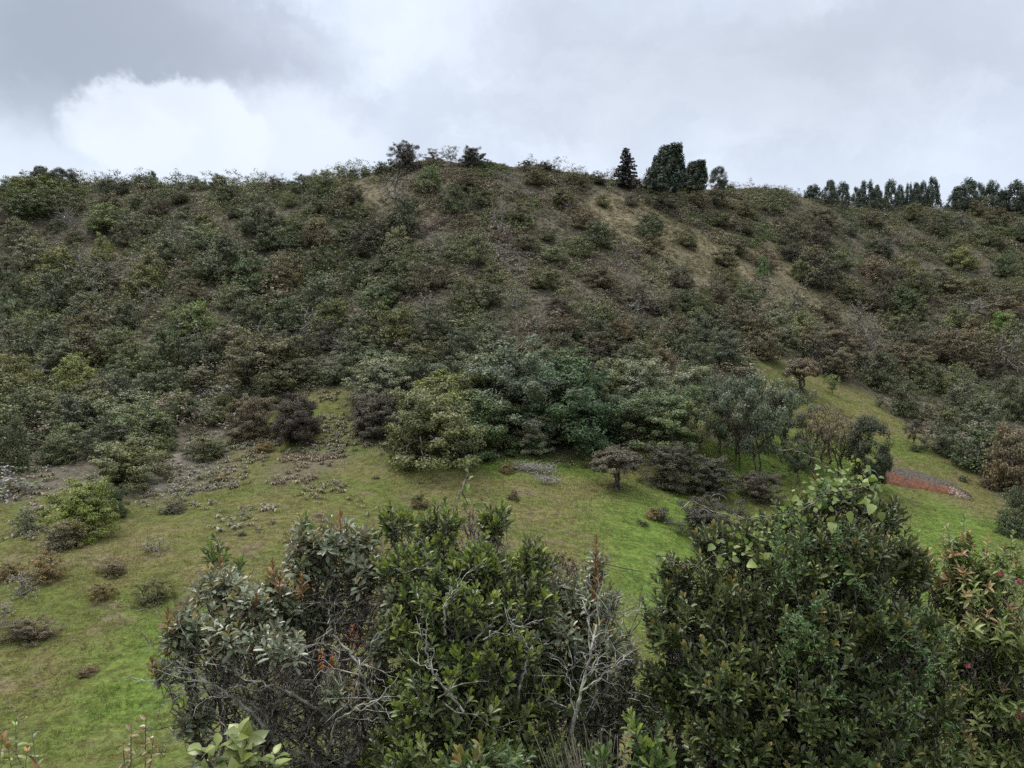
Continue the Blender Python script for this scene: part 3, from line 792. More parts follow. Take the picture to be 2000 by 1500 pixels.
def meadow_grass():
    n = 240000
    x = rng.uniform(-70, 110, n); y = 26 + 95 * rng.random(n) ** 1.4
    z = hgt(x, y); u, v = project(x, y, z)
    ok = inpoly(x, y, MEADOW) & (u > -40) & (u < 2040) & (v < 1530)
    ok &= fbm(x, y, 1.7, 3, 120) + rng.normal(size=n) * .08 > .47
    x, y, z = x[ok], y[ok], z[ok]; n = len(x)
    g = mask(GREENS, x, y, 2.5, 3, 1); kb = 4
    P = np.repeat(np.stack([x, y, z], 1), kb, 0) + rng.normal(size=(n * kb, 3)) * np.array([.07, .07, 0]); N_ = n * kb
    a = rng.random(N_) * 6.283; d = np.stack([np.cos(a), np.sin(a), np.zeros(N_)], 1); s = np.cross(d, [0, 0, 1.])
    h = (0.05 + 0.16 * rng.random(N_))[:, None] * (1 + .5 * (fbm(P[:, 0], P[:, 1], 5, 2, 9) > .55))[:, None]
    up = np.array([0, 0, 1.])
    V = np.stack([P - s * .014, P + s * .014, P + d * h * .6 + up * h + s * .004, P + d * h * .6 + up * h - s * .004], 1)
    F = np.arange(N_ * 4).reshape(-1, 4)
    gg = np.repeat(g, kb) + rng.normal(size=N_) * .15
    br = np.repeat(fbm(x, y, 6, 3, 150), kb) + rng.normal(size=N_) * .06
    mi = np.where(gg > .5, 1, np.where(br > .54, 2, 0)); mi = np.where(rng.random(N_) < .08, 2, mi)
    b = MB(); b.add(V, F, mi.astype(np.int32))
    # coarse tussocks
    k = 26000; tx = rng.uniform(-75, 110, k); ty = rng.uniform(30, 118, k); tz = hgt(tx, ty); tu, tvv = project(tx, ty, tz)
    gr = mask(GREENS, tx, ty, 2.5, 3, 1)
    q = inpoly(tx, ty, MEADOW) & (tu > -30) & (tu < 2030) & (tvv < 1520) & (fbm(tx, ty, 4, 3, 210) + rng.normal(size=k) * .05 > .50) & (rng.random(k) > gr * .75)
    tx, ty, tz, gr = tx[q], ty[q], tz[q], gr[q]; k = len(tx)
    tb = MB(); C = dome_points(4); clump_leaves(tb, C, .3, 8, .085, np.array([0, 0, 0.]), upw=.1); ws = rng.uniform(.25, .75, k)
    tm = np.where(gr > .5, 1, rng.choice([0, 0, 2, 3, 3], k)).astype(np.int32)
    tile(b, np.concatenate(tb.v), np.stack([tx, ty, tz - .03], 1), np.stack([ws, ws * rng.uniform(.25, .5, k)], 1), tm)
    o = b.build('meadow_grass', [leafmat('grass_olive', (0.13, 0.142, 0.042), (0.20, 0.19, 0.075), rough=.6, trans=.3, var=.6), leafmat('grass_green', (0.085, 0.15, 0.024), (0.16, 0.22, 0.045), rough=.6, trans=.3, var=.6),
                                 leafmat('grass_straw', (0.19, 0.15, 0.085), (0.27, 0.225, 0.14), rough=.7, trans=.2, var=.6), leafmat('grass_dark', (0.075, 0.082, 0.030), (0.12, 0.115, 0.05), rough=.7, trans=.2, var=.6)], smooth=False)
    tag(o, 'short grass of the sloping meadow, green with straw-coloured patches', 'grass', kind='stuff')
meadow_grass()

# ------------------------------------------------------------------ trees: > trunk, crown
def tree_template(kind, seed):
    """returns (trunk mesh, crown mesh) in a unit box: width 1, height 1"""
    global rng
    keep = rng; rng = np.random.default_rng(seed)
    tr, cr = MB(), MB()
    def crown(C, rad, nper, leaf, centre, upw=.45, flat=.75): clump_leaves(cr, C, rad, nper, leaf, np.array(centre), 0, flat, upw)
    if kind == 'bushy':                              # broad crown almost to the ground
        C = dome_points(125, low=.06)
        crown(C, .075 * (.7 + .7 * rng.random(len(C))), 190, .0120, (0, 0, .4))
        C2 = dome_points(40, low=.02) * np.array([.6, .6, .75]); crown(C2, .12, 120, .0165, (0, 0, .3))
        ix = rng.integers(0, len(C), 60); d = unit(C[ix] - np.array([0, 0, .35]))
        crown(C[ix] + d * .07, .03, 22, .011, (0, 0, .4))
        tips = C[::2]; base = [(0, 0, -.06), (.06, .03, -.06)]
        for q in range(2):
            P, Rr = grow(base[q], tips[q::2], .0035, .22, .38, .07, 5); tubes(tr, P, Rr, 5)
    elif kind == 'umbrella':                         # low spreading crown on forked trunks
        C = []
        while len(C) < 85:
            d = unit(rng.normal(size=3)); d[2] = abs(d[2])
            q = .75 + .25 * rng.random(); C.append([d[0] * .45 * q, d[1] * .45 * q, .48 + d[2] * .44 * q])
        C = np.array(C) + rng.normal(size=(85, 3)) * .02
        crown(C, .085, 190, .0155, (0, 0, .45), .5, .8)
        for bx in ((-.03, 0), (.035, .02), (.0, -.04)):
            s = C[rng.integers(0, 85, 22)]; s = s[(s[:, 0] - bx[0] * 8) ** 2 < .2]
            P, Rr = grow((bx[0], bx[1], -.05), s, .007, .42, .4, .05, 6); tubes(tr, P, Rr, 6)
    elif kind in ('slim', 'sparse'):                 # thin trunks, loose crown high up
        n = 60 if kind == 'slim' else 60
        C = np.stack([rng.normal(size=n) * .20, rng.normal(size=n) * .20, .26 + .68 * rng.random(n) ** .8], 1)
        C[:, :2] *= (1.25 - .7 * np.abs(C[:, 2:3] - .60) * 2)
        if kind == 'slim': crown(C, .085, 135, .0135, (0, 0, .5))
        else: crown(C, .075, 60, .0115, (0, 0, .5))
        for bx in ((-.05, 0), (.06, .03)):
            s = np.vstack([C[rng.integers(0, n, 18 if kind == 'slim' else 45)] + rng.normal(size=(18 if kind == 'slim' else 45, 3)) * .03])
            P, Rr = grow((bx[0], bx[1], -.05), s, .0032, .45, .36, .05, 6); tubes(tr, P, Rr, 5)
    elif kind == 'column':                           # dense upright oval
        n = 110; zz = rng.random(n); wr = .40 * np.sqrt(np.clip(1 - (zz * 1.9 - .95) ** 2 * .85, .1, 1)); a = rng.random(n) * 6.283; q = .6 + .4 * rng.random(n)
        C = np.stack([np.cos(a) * wr * q, np.sin(a) * wr * q, .08 + zz * .85], 1)
        crown(C, .10, 170, .0145, (0, 0, .45))
        P, Rr = grow((0, 0, -.05), C[::3], .005, .3, .4, .05, 5); tubes(tr, P, Rr, 5)
    elif kind == 'cypress':                          # dense ragged cone-like mass with a slanting top
        n = 230; zz = rng.random(n) ** .8
        a = rng.random(n) * 6.283; wr = .43 * (1 - zz ** 2.2 * .55); q = .65 + .35 * rng.random(n)
        x = np.cos(a) * wr * q + zz * .20; ytop = .70 + .42 * np.clip(x + .35, 0, .75)
        C = np.stack([x, np.sin(a) * wr * q, .04 + zz * ytop], 1)
        crown(C, np.full(n, .065), 70, .024, (0, 0, .45), .35, 1.6)
        P, Rr = grow((0, 0, -.06), C[::6], .006, .3, .4, .03, 5); tubes(tr, P, Rr, 5)
    elif kind == 'ridge':                            # upright feathery ridge conifer, flame shaped
        n = 80; zz = rng.random(n); wr = .36 * (1 - zz) ** .55 + .06; a = rng.random(n) * 6.283; q = .5 + .5 * rng.random(n)
        wr *= .8 + .5 * rng.random(n)
        C = np.stack([np.cos(a) * wr * q, np.sin(a) * wr * q, .08 + zz * .86], 1)
        crown(C, np.full(n, .085), 70, .024, (0, 0, .4), .3, 1.5)
        P, Rr = grow((0, 0, -.06), C[::3], .006, .35, .4, .03, 5); tubes(tr, P, Rr, 5)
    elif kind == 'pine':                             # tiered dark conifer with drooping branches and a spire
        tubes(tr, [[(0, 0, -.05), (0.01, 0, .5), (0, 0, 1.0)]], [[.022, .014, .003]], 6)
        C = []; Ps = []
        for lv in np.linspace(.06, .97, 22):
            rr = .50 * (1 - lv) ** .8 + .02
            for k in range(int(5 + 6 * (1 - lv))):
                a = rng.random() * 6.283; r_ = rr * (.75 + .35 * rng.random())
                e = np.array([math.cos(a) * r_, math.sin(a) * r_, lv - r_ * .12 + .03 * rng.random()]); s = np.array([0, 0, lv])
                Ps.append([s, (s + e) / 2 + np.array([0, 0, .015]), e])
                for f in np.linspace(.25, 1, max(2, int(r_ * 16))): C.append(s + (e - s) * f)
        tubes(tr, Ps, np.tile([.005, .004, .002], (len(Ps), 1)), 4)
        crown(np.array(C), np.full(len(C), .032), 34, .022, (0, 0, .3), .3, .55)
    elif kind == 'bare':                             # leafless
        n = 130; zz = .45 + .55 * rng.random(n); C = np.stack([rng.normal(size=n) * .22, rng.normal(size=n) * .22, zz], 1)
        P, Rr = grow((0, 0, -.05), C, .0032, .28, .36, .05, 5); tubes(tr, P, Rr, 4)
        crown(C[::3], .03, 4, .012, (0, 0, .5))
    a, b = tr.mesh('trunk', [M_palebark if kind in ('bare',) else M_bark]), cr.mesh('crown', [M_far], smooth=False)
    rng = keep
    return a, b
TT = {k: [tree_template(k, s + i) for i in range(n)] for k, n, s in (('bushy', 4, 100), ('umbrella', 2, 200), ('slim', 3, 300), ('sparse', 2, 400), ('column', 1, 500), ('cypress', 1, 600), ('ridge', 4, 700), ('pine', 1, 800), ('bare', 1, 900))}
tcount = {}
def tree(kind, u, v, wpx, hpx, colr, label, cat='tree', group=None, name='tree', rot=None):
    pt = hit(u, v); k = pt[1] / FPX
    o = empty(name, (pt[0], pt[1], pt[2]), label, cat, group)
    if rot is None: rot = random.random() * 6.28
    o.rotation_euler = (0, 0, rot)
    i = tcount.get(kind, 0); tcount[kind] = i + 1
    a, b = TT[kind][i % len(TT[kind])]
    c = np.array(CODE[colr][1] if isinstance(colr, str) else colr) * (0.9 + 0.2 * random.random())
    for nm, me in (('trunk', a), ('crown', b)):
        ch = bpy.data.objects.new(nm, me); COL.objects.link(ch); ch.parent = o
        ch.color = (*c, 1)
        ch.scale = (wpx * k, wpx * k, hpx * k)
    return o
G1 = 'trees in the belt above the meadow'
TR = [
 ('bushy', 735, 846, 100, 78, 'K', 'low blackish bush tree at the left end of the meadow belt'),
 ('bushy', 822, 902, 175, 150, 'O', 'wide olive tree whose dark skirts touch the meadow, left of the grove'),
 ('bushy', 932, 890, 150, 120, 'G', 'green rounded tree with pale forked trunk at meadow edge'),
 ('bushy', 900, 815, 170, 85, 'Y', 'yellowish flat-topped tree just behind the green one with pale trunk'),
 ('bushy', 750, 782, 135, 80, 'P', 'grey green spreading tree right of the pale earth scar'),
 ('bushy', 1010, 832, 190, 160, 'T', 'tall blue green tree, highest crown in the grove above the meadow'),
 ('bushy', 1125, 872, 190, 165, (0.040, 0.072, 0.034), 'big dense green tree right of the tallest blue green one'),
 ('bushy', 1045, 880, 80, 62, 'P', 'small greyish tree between two big green ones at the meadow edge'),
 ('bushy', 1235, 795, 135, 90, 'P', 'silvery tree above the grove with frosted looking top'),
 ('bushy', 1165, 790, 110, 80, 'O', 'olive tree squeezed between the big dense green and the silvery one'),
 ('bushy', 1290, 865, 150, 105, 'G', 'mid green tree above the two dark low trees, right of the grove'),
 ('umbrella', 1203, 953, 108, 88, (0.066, 0.060, 0.046), 'lone umbrella-shaped tree with forked trunk standing on the green meadow'),
 ('bushy', 1312, 954, 96, 82, (0.046, 0.046, 0.032), 'dark low tree just right of the lone umbrella tree'),
 ('bushy', 1387, 957, 104, 62, (0.042, 0.044, 0.030), 'flat dark tree between the low dark tree and the thin-trunked ones'),
 ('bushy', 1383, 1050, 104, 80, (0.038, 0.037, 0.028), 'dark round tree lowest on the meadow, behind the right foreground bush'),
 ('bushy', 870, 780, 120, 80, 'D', 'dark green tree peeping between the yellowish and grey green trees'),
 ('bushy', 955, 770, 110, 80, 'P', 'pale grey green tree behind the left shoulder of the tallest grove tree'),
 ('bushy', 1095, 775, 130, 90, 'G', 'green tree behind the gap between the two biggest grove trees'),
 ('bushy', 1345, 800, 120, 90, 'P', 'grey green rounded tree above the light green loose tree'),
 ('bushy', 1210, 850, 90, 90, 'D', 'dark tree squeezed between the big dense green tree and its right neighbour'),
 ('slim', 1440, 880, 120, 150, 'D', 'dark blue green tree second from left in the open stand'),
 ('slim', 1505, 870, 120, 140, 'P', 'pale grey tree at the back of the open stand'),
 ('slim', 1350, 905, 90, 130, 'O', 'olive thin-trunked tree at the left end of the open stand'),
 ('sparse', 1612, 900, 100, 120, 'B', 'brown twiggy tree at the back, between two other brownish ones'),
 ('slim', 1365, 862, 100, 120, 'G', 'light green loose tree left of the thin-trunked blue green trees'),
 ('slim', 1405, 905, 110, 180, 'T', 'thin-trunked tree on the left of the open stand'),
 ('slim', 1480, 935, 140, 215, 'T', 'tallest thin-trunked blue green tree in the open stand'),
 ('slim', 1530, 900, 110, 150, (0.050, 0.066, 0.045), 'grey green loose tree behind the tallest thin-trunked one'),
 ('sparse', 1440, 915, 80, 130, 'B', 'half-bare brown tree in front of the blue green stand'),
 ('sparse', 1585, 925, 100, 130, 'B', 'brownish nearly leafless tree in the middle of the open stand'),
 ('sparse', 1640, 935, 100, 130, 'B', 'brownish twiggy tree left of the dense upright one'),
 ('slim', 1560, 945, 70, 90, 'D', 'small dark thin tree among brown twiggy ones'),
 ('column', 1697, 955, 92, 152, (0.036, 0.046, 0.026), 'dense upright dark tree beside the red earth bank'),
 ('bushy', 1485, 975, 70, 52, 'K', 'dark bush at the foot of the open stand'),
 ('umbrella', 1566, 764, 76, 74, 'B', 'brown-topped small tree with short trunk on the green spur'),
 ('slim', 1626, 768, 28, 42, 'L', 'little bright green sapling on the grassy spur'),
 ('slim', 1786, 872, 44, 60, 'K', 'small thin tree alone on the grass above the red bank'),
 ('bushy', 1640, 700, 84, 60, 'B', 'brown spreading tree uphill of the little sapling'),
 ('bushy', 540, 750, 150, 100, (0.072, 0.072, 0.036), 'big olive bush-like tree left of the pale earth scar'),
 ('bushy', 586, 862, 92, 90, (0.034, 0.028, 0.022), 'black round bush above the meadow beside the bracken'),
 ('bushy', 495, 850, 78, 74, 'B', 'brownish bush left of the black round one'),
 ('bushy', 165, 1048, 122, 104, (0.120, 0.150, 0.032), 'yellow green round tree on the left meadow'),
 ('bushy', 240, 945, 130, 88, 'O', 'olive bush with dark skirts uphill of the yellow green meadow tree'),
 ('bushy', 215, 1010, 52, 64, 'D', 'small dark bush tucked behind the yellow green tree'),
]
for (k, u, v, w_, h_, c, lab) in TR:
    if isinstance(c, str): c = tuple(1.05 * q + .012 for q in CODE[c][1])
    tree(k, u, v + 3, w_ * (1.24 if k == 'bushy' else 1.08), h_ * (1.2 if k == 'bushy' else 1.0), c, lab, group=G1)
# crest and ridge
tree('bushy', 792, 334, 62, 60, (0.052, 0.044, 0.038), 'brown open-crowned tree on top of the hill', group=None)
tree('slim', 845, 326, 44, 34, (0.10, 0.09, 0.085), 'thin grey tree right behind the brown hilltop tree', group='bare little trees on the crest')
tree('sparse', 882, 326, 46, 42, (0.11, 0.09, 0.085), 'thin pinkish twiggy tree next to the domed crest bush', group='bare little trees on the crest')
tree('bushy', 922, 328, 62, 42, (0.035, 0.034, 0.028), 'domed dark bush on the crest of the hill', cat='bush', name='bush')
tree('bushy', 1028, 336, 32, 26, (0.045, 0.042, 0.034), 'small round bush on the crest, left one of a pair', cat='bush', name='bush')
tree('bushy', 1064, 336, 42, 22, (0.055, 0.048, 0.036), 'flat small bush on the crest, right one of a pair', cat='bush', name='bush')
tree('pine', 1223, 368, 64, 80, (0.020, 0.021, 0.020), 'dark pointed pine standing on the ridge', name='pine_tree', rot=0)
tree('cypress', 1289, 380, 98, 95, (0.022, 0.036, 0.020), 'tall dense cypress with a slanting top on the ridge', name='cypress_tree', rot=0)
tree('cypress', 1345, 378, 74, 62, (0.026, 0.038, 0.022), 'lower flat-topped cypress right of the tall slanting one', name='cypress_tree', rot=0)
tree('column', 1403, 374, 42, 54, (0.028, 0.040, 0.024), 'short lopsided dark tree right of the cypresses', rot=1)
tree('bushy', 1357, 380, 40, 28, 'Y', 'yellow green bush at the foot of the lower cypress', cat='bush', name='bush')
tree('bushy', 1425, 375, 30, 18, 'B', 'low brown bush right of the short lopsided ridge tree', cat='bush', name='bush')
tree('umbrella', 1493, 375, 13, 11, 'K', 'left one of two tiny trees on the ridge', group='tiny ridge trees')
tree('umbrella', 1515, 376, 13, 11, 'K', 'right one of two tiny trees on the ridge', group='tiny ridge trees')
RT = [(1588, 388, 34, 30), (1622, 402, 30, 48), (1646, 404, 28, 50), (1673, 404, 19, 46), (1694, 410, 38, 56), (1713, 410, 28, 48), (1740, 408, 30, 58), (1758, 406, 18, 48), (1776, 406, 22, 50), (1790, 406, 20, 50), (1804, 406, 22, 48), (1822, 406, 26, 56),
      (1850, 404, 14, 12), (1872, 412, 42, 50), (1892, 412, 38, 66), (1915, 410, 26, 58), (1937, 412, 44, 58), (1958, 412, 30, 40), (1984, 416, 42, 60), (2008, 416, 40, 50)]
for i, (u, v, w_, h_) in enumerate(RT):
    nm = ['first', 'second', 'third', 'fourth', 'fifth', 'sixth', 'seventh', 'eighth', 'ninth', 'tenth', 'eleventh', 'twelfth', 'thirteenth'][min(i, 12)]
    lab = f'{nm} dark conifer from the left in the long row on the right ridge' if i < 12 else ('tiny dark tree in the gap after the long conifer row' if i == 12 else
          f'{["","tall","third","fourth","fifth","sixth","last"][0] or ["first","second","third","fourth","fifth","sixth","seventh"][i-13]} dark tree right of the gap at the end of the right ridge')
    tree('ridge', u, v + 3, w_ * random.uniform(1.15, 1.55), h_ * random.uniform(.95, 1.15), (0.026, 0.040, 0.028), lab, group='conifers along the right ridge', name='conifer_tree')
LT = [(10, 380, 40, 22), (35, 378, 34, 30), (58, 376, 30, 34), (78, 372, 38, 46), (100, 372, 36, 44), (122, 372, 40, 44), (142, 372, 20, 36)]
for i, (u, v, w_, h_) in enumerate(LT):
    tree(['bushy', 'ridge', 'slim', 'ridge', 'bushy', 'slim', 'ridge'][i], u, v + 5, w_ * 1.6, h_ * 1.15, (0.034, 0.042, 0.028), f'{["first","second","third","fourth","fifth","sixth","seventh"][i]} dark conifer from the left edge on the left ridge', group='conifers on the left ridge', name='conifer_tree')
tree('ridge', 299, 366, 22, 32, 'D', 'narrow dark tree poking over the left ridge', name='conifer_tree')
tree('bushy', 280, 368, 38, 26, 'D', 'dark bushy tree leaning on the narrow one over the left ridge')
for i, (u, v, w_, h_) in enumerate([(178, 364, 20, 10), (212, 370, 36, 18), (330, 368, 30, 12), (352, 368, 34, 16), (378, 366, 22, 14), (520, 368, 30, 12), (562, 366, 34, 14), (604, 362, 40, 18), (628, 362, 36, 20), (664, 354, 30, 22), (690, 350, 32, 20), (712, 346, 26, 20), (745, 340, 36, 22), (955, 328, 30, 12), (1090, 340, 26, 8), (1120, 344, 26, 10), (1145, 348, 26, 12)]):
    place_shrub(u, v, w_, h_ * 1.25, random.choice('KDOB'), noun='ridge shrub', group='shrubs along the skyline')
tree('ridge', 1490, 545, 34, 46, (0.075, 0.130, 0.050), 'small bright conifer alone in the middle of the right slope', name='conifer_tree')
tree('column', 1960, 664, 56, 58, (0.090, 0.140, 0.032), 'bright upright yellow green shrub at the right edge of the slope', cat='shrub', name='shrub')
tree('bare', 137, 470, 56, 68, (0.12, 0.10, 0.09), 'leafless grey tree on the upper left slope')

# meadow bushes, each with its own label
MBU = [(120, 1072, 96, 66, 'B', 'reddish brown bush left of and below the yellow green tree'), (92, 1132, 84, 62, 'R', 'rusty green bush beside the bright grass wedge at left edge'),
 (52, 1040, 56, 58, 'P', 'grey green soft bush near the left edge of the meadow'), (18, 1132, 60, 44, 'R', 'orange brown bush at the very left edge'),
 (226, 1122, 62, 38, 'R', 'small orange-topped bush on the meadow below the yellow green tree'), (295, 1176, 70, 56, (0.085, 0.085, 0.030), 'round dark-centred bush, biggest of the small meadow trio'),
 (197, 1168, 54, 38, 'R', 'small orange-rimmed bush left of the round meadow bush'), (68, 1244, 104, 48, 'B', 'wide low brown and grey bush on the lower left meadow'),
 (48, 1160, 76, 52, 'S', 'silver grey bush near the left edge'), (12, 1196, 50, 26, 'S', 'small whitish grey bush clipped by the left edge'), (172, 1318, 48, 24, 'R', 'tiny orange brown tuft bush on the lower left grass'),
 (4, 1226, 40, 28, 'D', 'dark green bush clipped by the left edge above the wide brown one'), (302, 1078, 66, 38, 'O', 'low olive bush on the meadow right of the yellow green tree'),
 (476, 1046, 22, 12, 'K', 'tiny black tuft in the middle of the left meadow'), (822, 992, 44, 34, 'R', 'spiky orange brown tussock above the foreground shrubs'),
 (1004, 976, 30, 24, 'R', 'small brown tussock on the central green meadow'), (1272, 1010, 44, 24, 'R', 'flat brown tussock right on the bright green meadow'), (1255, 1023, 28, 12, 'O', 'tiny tuft just below the flat brown tussock'),
 (990, 922, 40, 22, 'R', 'brown low bush at left end of the grey brush pile'), (430, 938, 44, 16, 'R', 'rusty tuft in the bracken beside the path'), (520, 880, 50, 22, 'R', 'rusty tuft below the brown bush'), (470, 862, 50, 24, 'R', 'rusty bush at the foot of the brownish bush'),
 (340, 1000, 60, 30, 'B', 'brown low bush at the lower end of the bracken strip'), (1786, 880, 26, 14, 'D', 'dark tuft at the foot of the small thin tree above the bank'), (1880, 940, 22, 16, 'D', 'dark green tuft just above the red bank end'),
 (1145, 912, 30, 14, 'O', 'low green tuft left of the lone umbrella tree'), (735, 935, 14, 9, 'K', 'tiny dark tuft on the grass left of the brush pile'), (745, 888, 22, 14, 'S', 'pale tuft at the foot of the wide olive tree')]
for (u, v, w_, h_, c, lab) in MBU:
    if not isinstance(c, str):
        CODE['_'] = ('', c); c = '_'
    place_shrub(u, v, w_, h_, c, label=lab, group='bushes dotted over the meadow')
label_pending()

# grey brush pile on the meadow
def brush_pile():
    b = MB(); C = []
    for (u, v, n, s) in ((1025, 920, 90, 1.3), (1060, 925, 70, 1.0), (1070, 945, 50, .6)):
        pt = hit(u, v); C += [(pt, s)] * n
    Ps = []
    for pt, s in C:
        a = random.random() * 6.28; st = pt + np.array([random.gauss(0, s * .7), random.gauss(0, .5), random.random() * .5])
        L = random.uniform(.6, 1.6); e = st + np.array([math.cos(a) * L, math.sin(a) * L * .5, random.uniform(.0, .8)])
        Ps.append(bez(st, (e - st) * .4 + np.array([0, 0, .3]), e, 5, .05))
    tubes(b, np.array(Ps), np.tile(np.linspace(.035, .012, 5), (len(Ps), 1)), 4)
    o = b.build('brush_pile', [barkmat('dead_wood', (0.16, 0.145, 0.13), (0.34, 0.32, 0.30), 4)]); tag(o, 'heap of grey dead branches lying on the green meadow', 'brush pile')
brush_pile()
# hose on the meadow, white litter stones
def hose():
    pts = np.array([hit(u, v) + np.array([0, 0, .05]) for u, v in ((1150, 1096), (1180, 1102), (1215, 1110), (1250, 1117), (1290, 1124), (1330, 1128))])
    b = MB(); tubes(b, pts[None], np.full((1, 6), .03), 6)
    m, t, p, o = newmat('hose_rubber'); setin(p, 'Base Color', (.02, .035, .02, 1)); setin(p, 'Roughness', .6)
    tag(b.build('hose', [m]), 'thin dark hose lying across the bright green grass', 'hose')
hose()

# ------------------------------------------------------------------ foreground shrubs
bk_grey = barkmat('lichen_bark', (0.07, 0.058, 0.048), (0.27, 0.275, 0.235), 22)
bk_twig = barkmat('twig_bark', (0.085, 0.07, 0.058), (0.27, 0.25, 0.22), 30)
bk_red = barkmat('rust_stem', (0.11, 0.040, 0.024), (0.20, 0.085, 0.04), 30)
lf_dark = leafmat('leaf_dark', (0.048, 0.074, 0.024), (0.105, 0.130, 0.036), back=(0.10, 0.11, 0.065), rough=.36, trans=.14, var=.7, nscale=2.2, spec=.42)
lf_grey = leafmat('leaf_greygreen', (0.080, 0.105, 0.058), (0.145, 0.165, 0.105), back=(0.32, 0.26, 0.21), rough=.34, trans=.10, var=.7, nscale=2.2, spec=.55)
lf_mid = leafmat('leaf_mid', (0.045, 0.085, 0.024), (0.085, 0.135, 0.03), back=(0.10, 0.125, 0.06), rough=.38, trans=.2, var=.5, nscale=2, spec=.45)
lf_young = leafmat('leaf_young', (0.145, 0.195, 0.038), (0.235, 0.25, 0.06), back=(0.15, 0.19, 0.07), rough=.45, trans=.3, var=.4, nscale=3)
lf_olive = leafmat('leaf_olive_young', (0.15, 0.155, 0.038), (0.24, 0.165, 0.06), back=(0.16, 0.14, 0.07), rough=.45, trans=.25, var=.4, nscale=3)
lf_rust = leafmat('leaf_rust', (0.15, 0.07, 0.026), (0.22, 0.12, 0.05), back=(0.22, 0.12, 0.06), rough=.5, trans=.2, var=.5, nscale=4)
lf_pink = leafmat('leaf_pink', (0.36, 0.20, 0.12), (0.36, 0.32, 0.15), back=(0.36, 0.24, 0.16), rough=.45, trans=.3, var=.4, nscale=4)
lf_light = leafmat('leaf_light', (0.125, 0.170, 0.050), (0.24, 0.26, 0.10), back=(0.15, 0.20, 0.08), rough=.4, trans=.3, var=.5, nscale=3)
lf_vine = leafmat('leaf_vine', (0.13, 0.19, 0.045), (0.25, 0.28, 0.11), back=(0.24, 0.29, 0.15), rough=.4, trans=.35, var=.4, nscale=4)
lf_fine = leafmat('leaf_fine', (0.050, 0.105, 0.030), (0.08, 0.14, 0.035), rough=.5, trans=.25, var=.5, nscale=3)

def P3(u, v, d): return np.array([(u - 1000) / FPX * d, d, (750 - v) / FPX * d])
def ell_tips(ells, dens, d_jit=1.0):
    """tips through ellipsoidal lumps (u, v, ru, rv, depth): pixel size of the lump at its own distance"""
    T = []; Dn = []
    for (u, v, ru, rv, d) in ells:
        c = P3(u, v, d); a = ru * d / FPX; b = rv * d / FPX; dy = (a + b) * .5 * d_jit
        n = max(3, int(dens * (a * b + a * dy + b * dy) * 4.2))
        q = unit(rng.normal(size=(n, 3))); q[:, 2] = np.where(q[:, 2] < -.3, -q[:, 2] * .6, q[:, 2])
        rr = (0.55 + 0.45 * rng.random((n, 1)) ** .5) * (1 + .25 * (rng.random((n, 1)) > .9))
        T.append(c + q * rr * np.array([a, dy, b])); Dn.append(unit(q * np.array([.55, .45, .3]) + np.array([0, 0, .75]) + rng.normal(size=(n, 3)) * .18))
    return np.concatenate(T), np.concatenate(Dn)
def fg_shrub(label, base, ells, dens, tpl, mats, k, L, W, stem, young_p, name='shrub', bark=bk_twig, a0=85, a1=22, r_tip=.0032, first=.3, frac=.28, group='foreground shrubs on the near bank', extra=None, top_l=.6, stems=3):
    loc = np.array([base[0], base[1], float(hgt(base[0], base[1]))])
    root = empty(name, tuple(loc), label, 'shrub', group)
    T, Dn = ell_tips(ells, dens)
    if extra: 
        T = np.vstack([T, np.array([P3(*e[:3]) for e in extra])]); Dn = np.vstack([Dn, np.array([[(random.random() - .5) * .3, 0, 1] for e in extra])])
    T = T - loc
    lf = MB(); yg = rng.random(len(T)) < young_p
    hi = T[:, 2] > np.quantile(T[:, 2], .55); yg &= (hi | (rng.random(len(T)) < .5))
    shoots(lf, tpl, T, Dn, k, L, W, stem, a0, a1, yg, 0, 1, 2, frac=frac, top_l=top_l)
    lf.build('foliage', mats, root)
    st = MB(); E = T - unit(Dn) * stem * 1.2
    o = np.argsort(E[:, 0] + rng.normal(size=len(E)) * .1)
    for q in range(stems):
        ss = E[o[q * len(o) // stems:(q + 1) * len(o) // stems]]
        if len(ss) < 2: continue
        b0 = np.array([(q - (stems - 1) / 2) * .16 + rng.normal() * .04, rng.normal() * .06, -.12])
        P, Rr = grow(b0, ss, r_tip, first, .36, .11, 7, power=.40); tubes(st, P, np.clip(Rr, .0018, .04), 5)
    st.build('branches', [bark], root)
    return root, loc
def bare_twigs(root, loc, regs, mat, name='dead_twigs', L=(.15, .45), r=.0022, up=.35, sub=4):
    b = MB(); Ps = []; Rs = []
    for (u, v, ru, rv, d, n) in regs:
        for _ in range(n):
            s = P3(u + random.gauss(0, ru * .5), v + random.gauss(0, rv * .5), d + random.gauss(0, .22)) - loc
            dr = unit(np.array([random.gauss(0, .9), random.gauss(0, .6), up + random.gauss(0, .5)])); ln = random.uniform(*L)
            e = s + dr * ln
            p = bez(s, dr * ln * .4 + rng.normal(size=3) * ln * .15, e, 6, ln * .035); Ps.append(p); Rs.append(np.linspace(r * 1.5, r * .5, 6))
            for _ in range(sub):
                a = p[random.randint(1, 4)]; d2 = unit(dr + rng.normal(size=3) * .6); l2 = ln * random.uniform(.2, .5)
                Ps.append(bez(a, d2 * l2 * .4, a + d2 * l2, 6, l2 * .05)); Rs.append(np.linspace(r * .8, r * .35, 6))
    tubes(b, np.array(Ps), np.array(Rs), 4)
    return b.build(name, [mat], root)

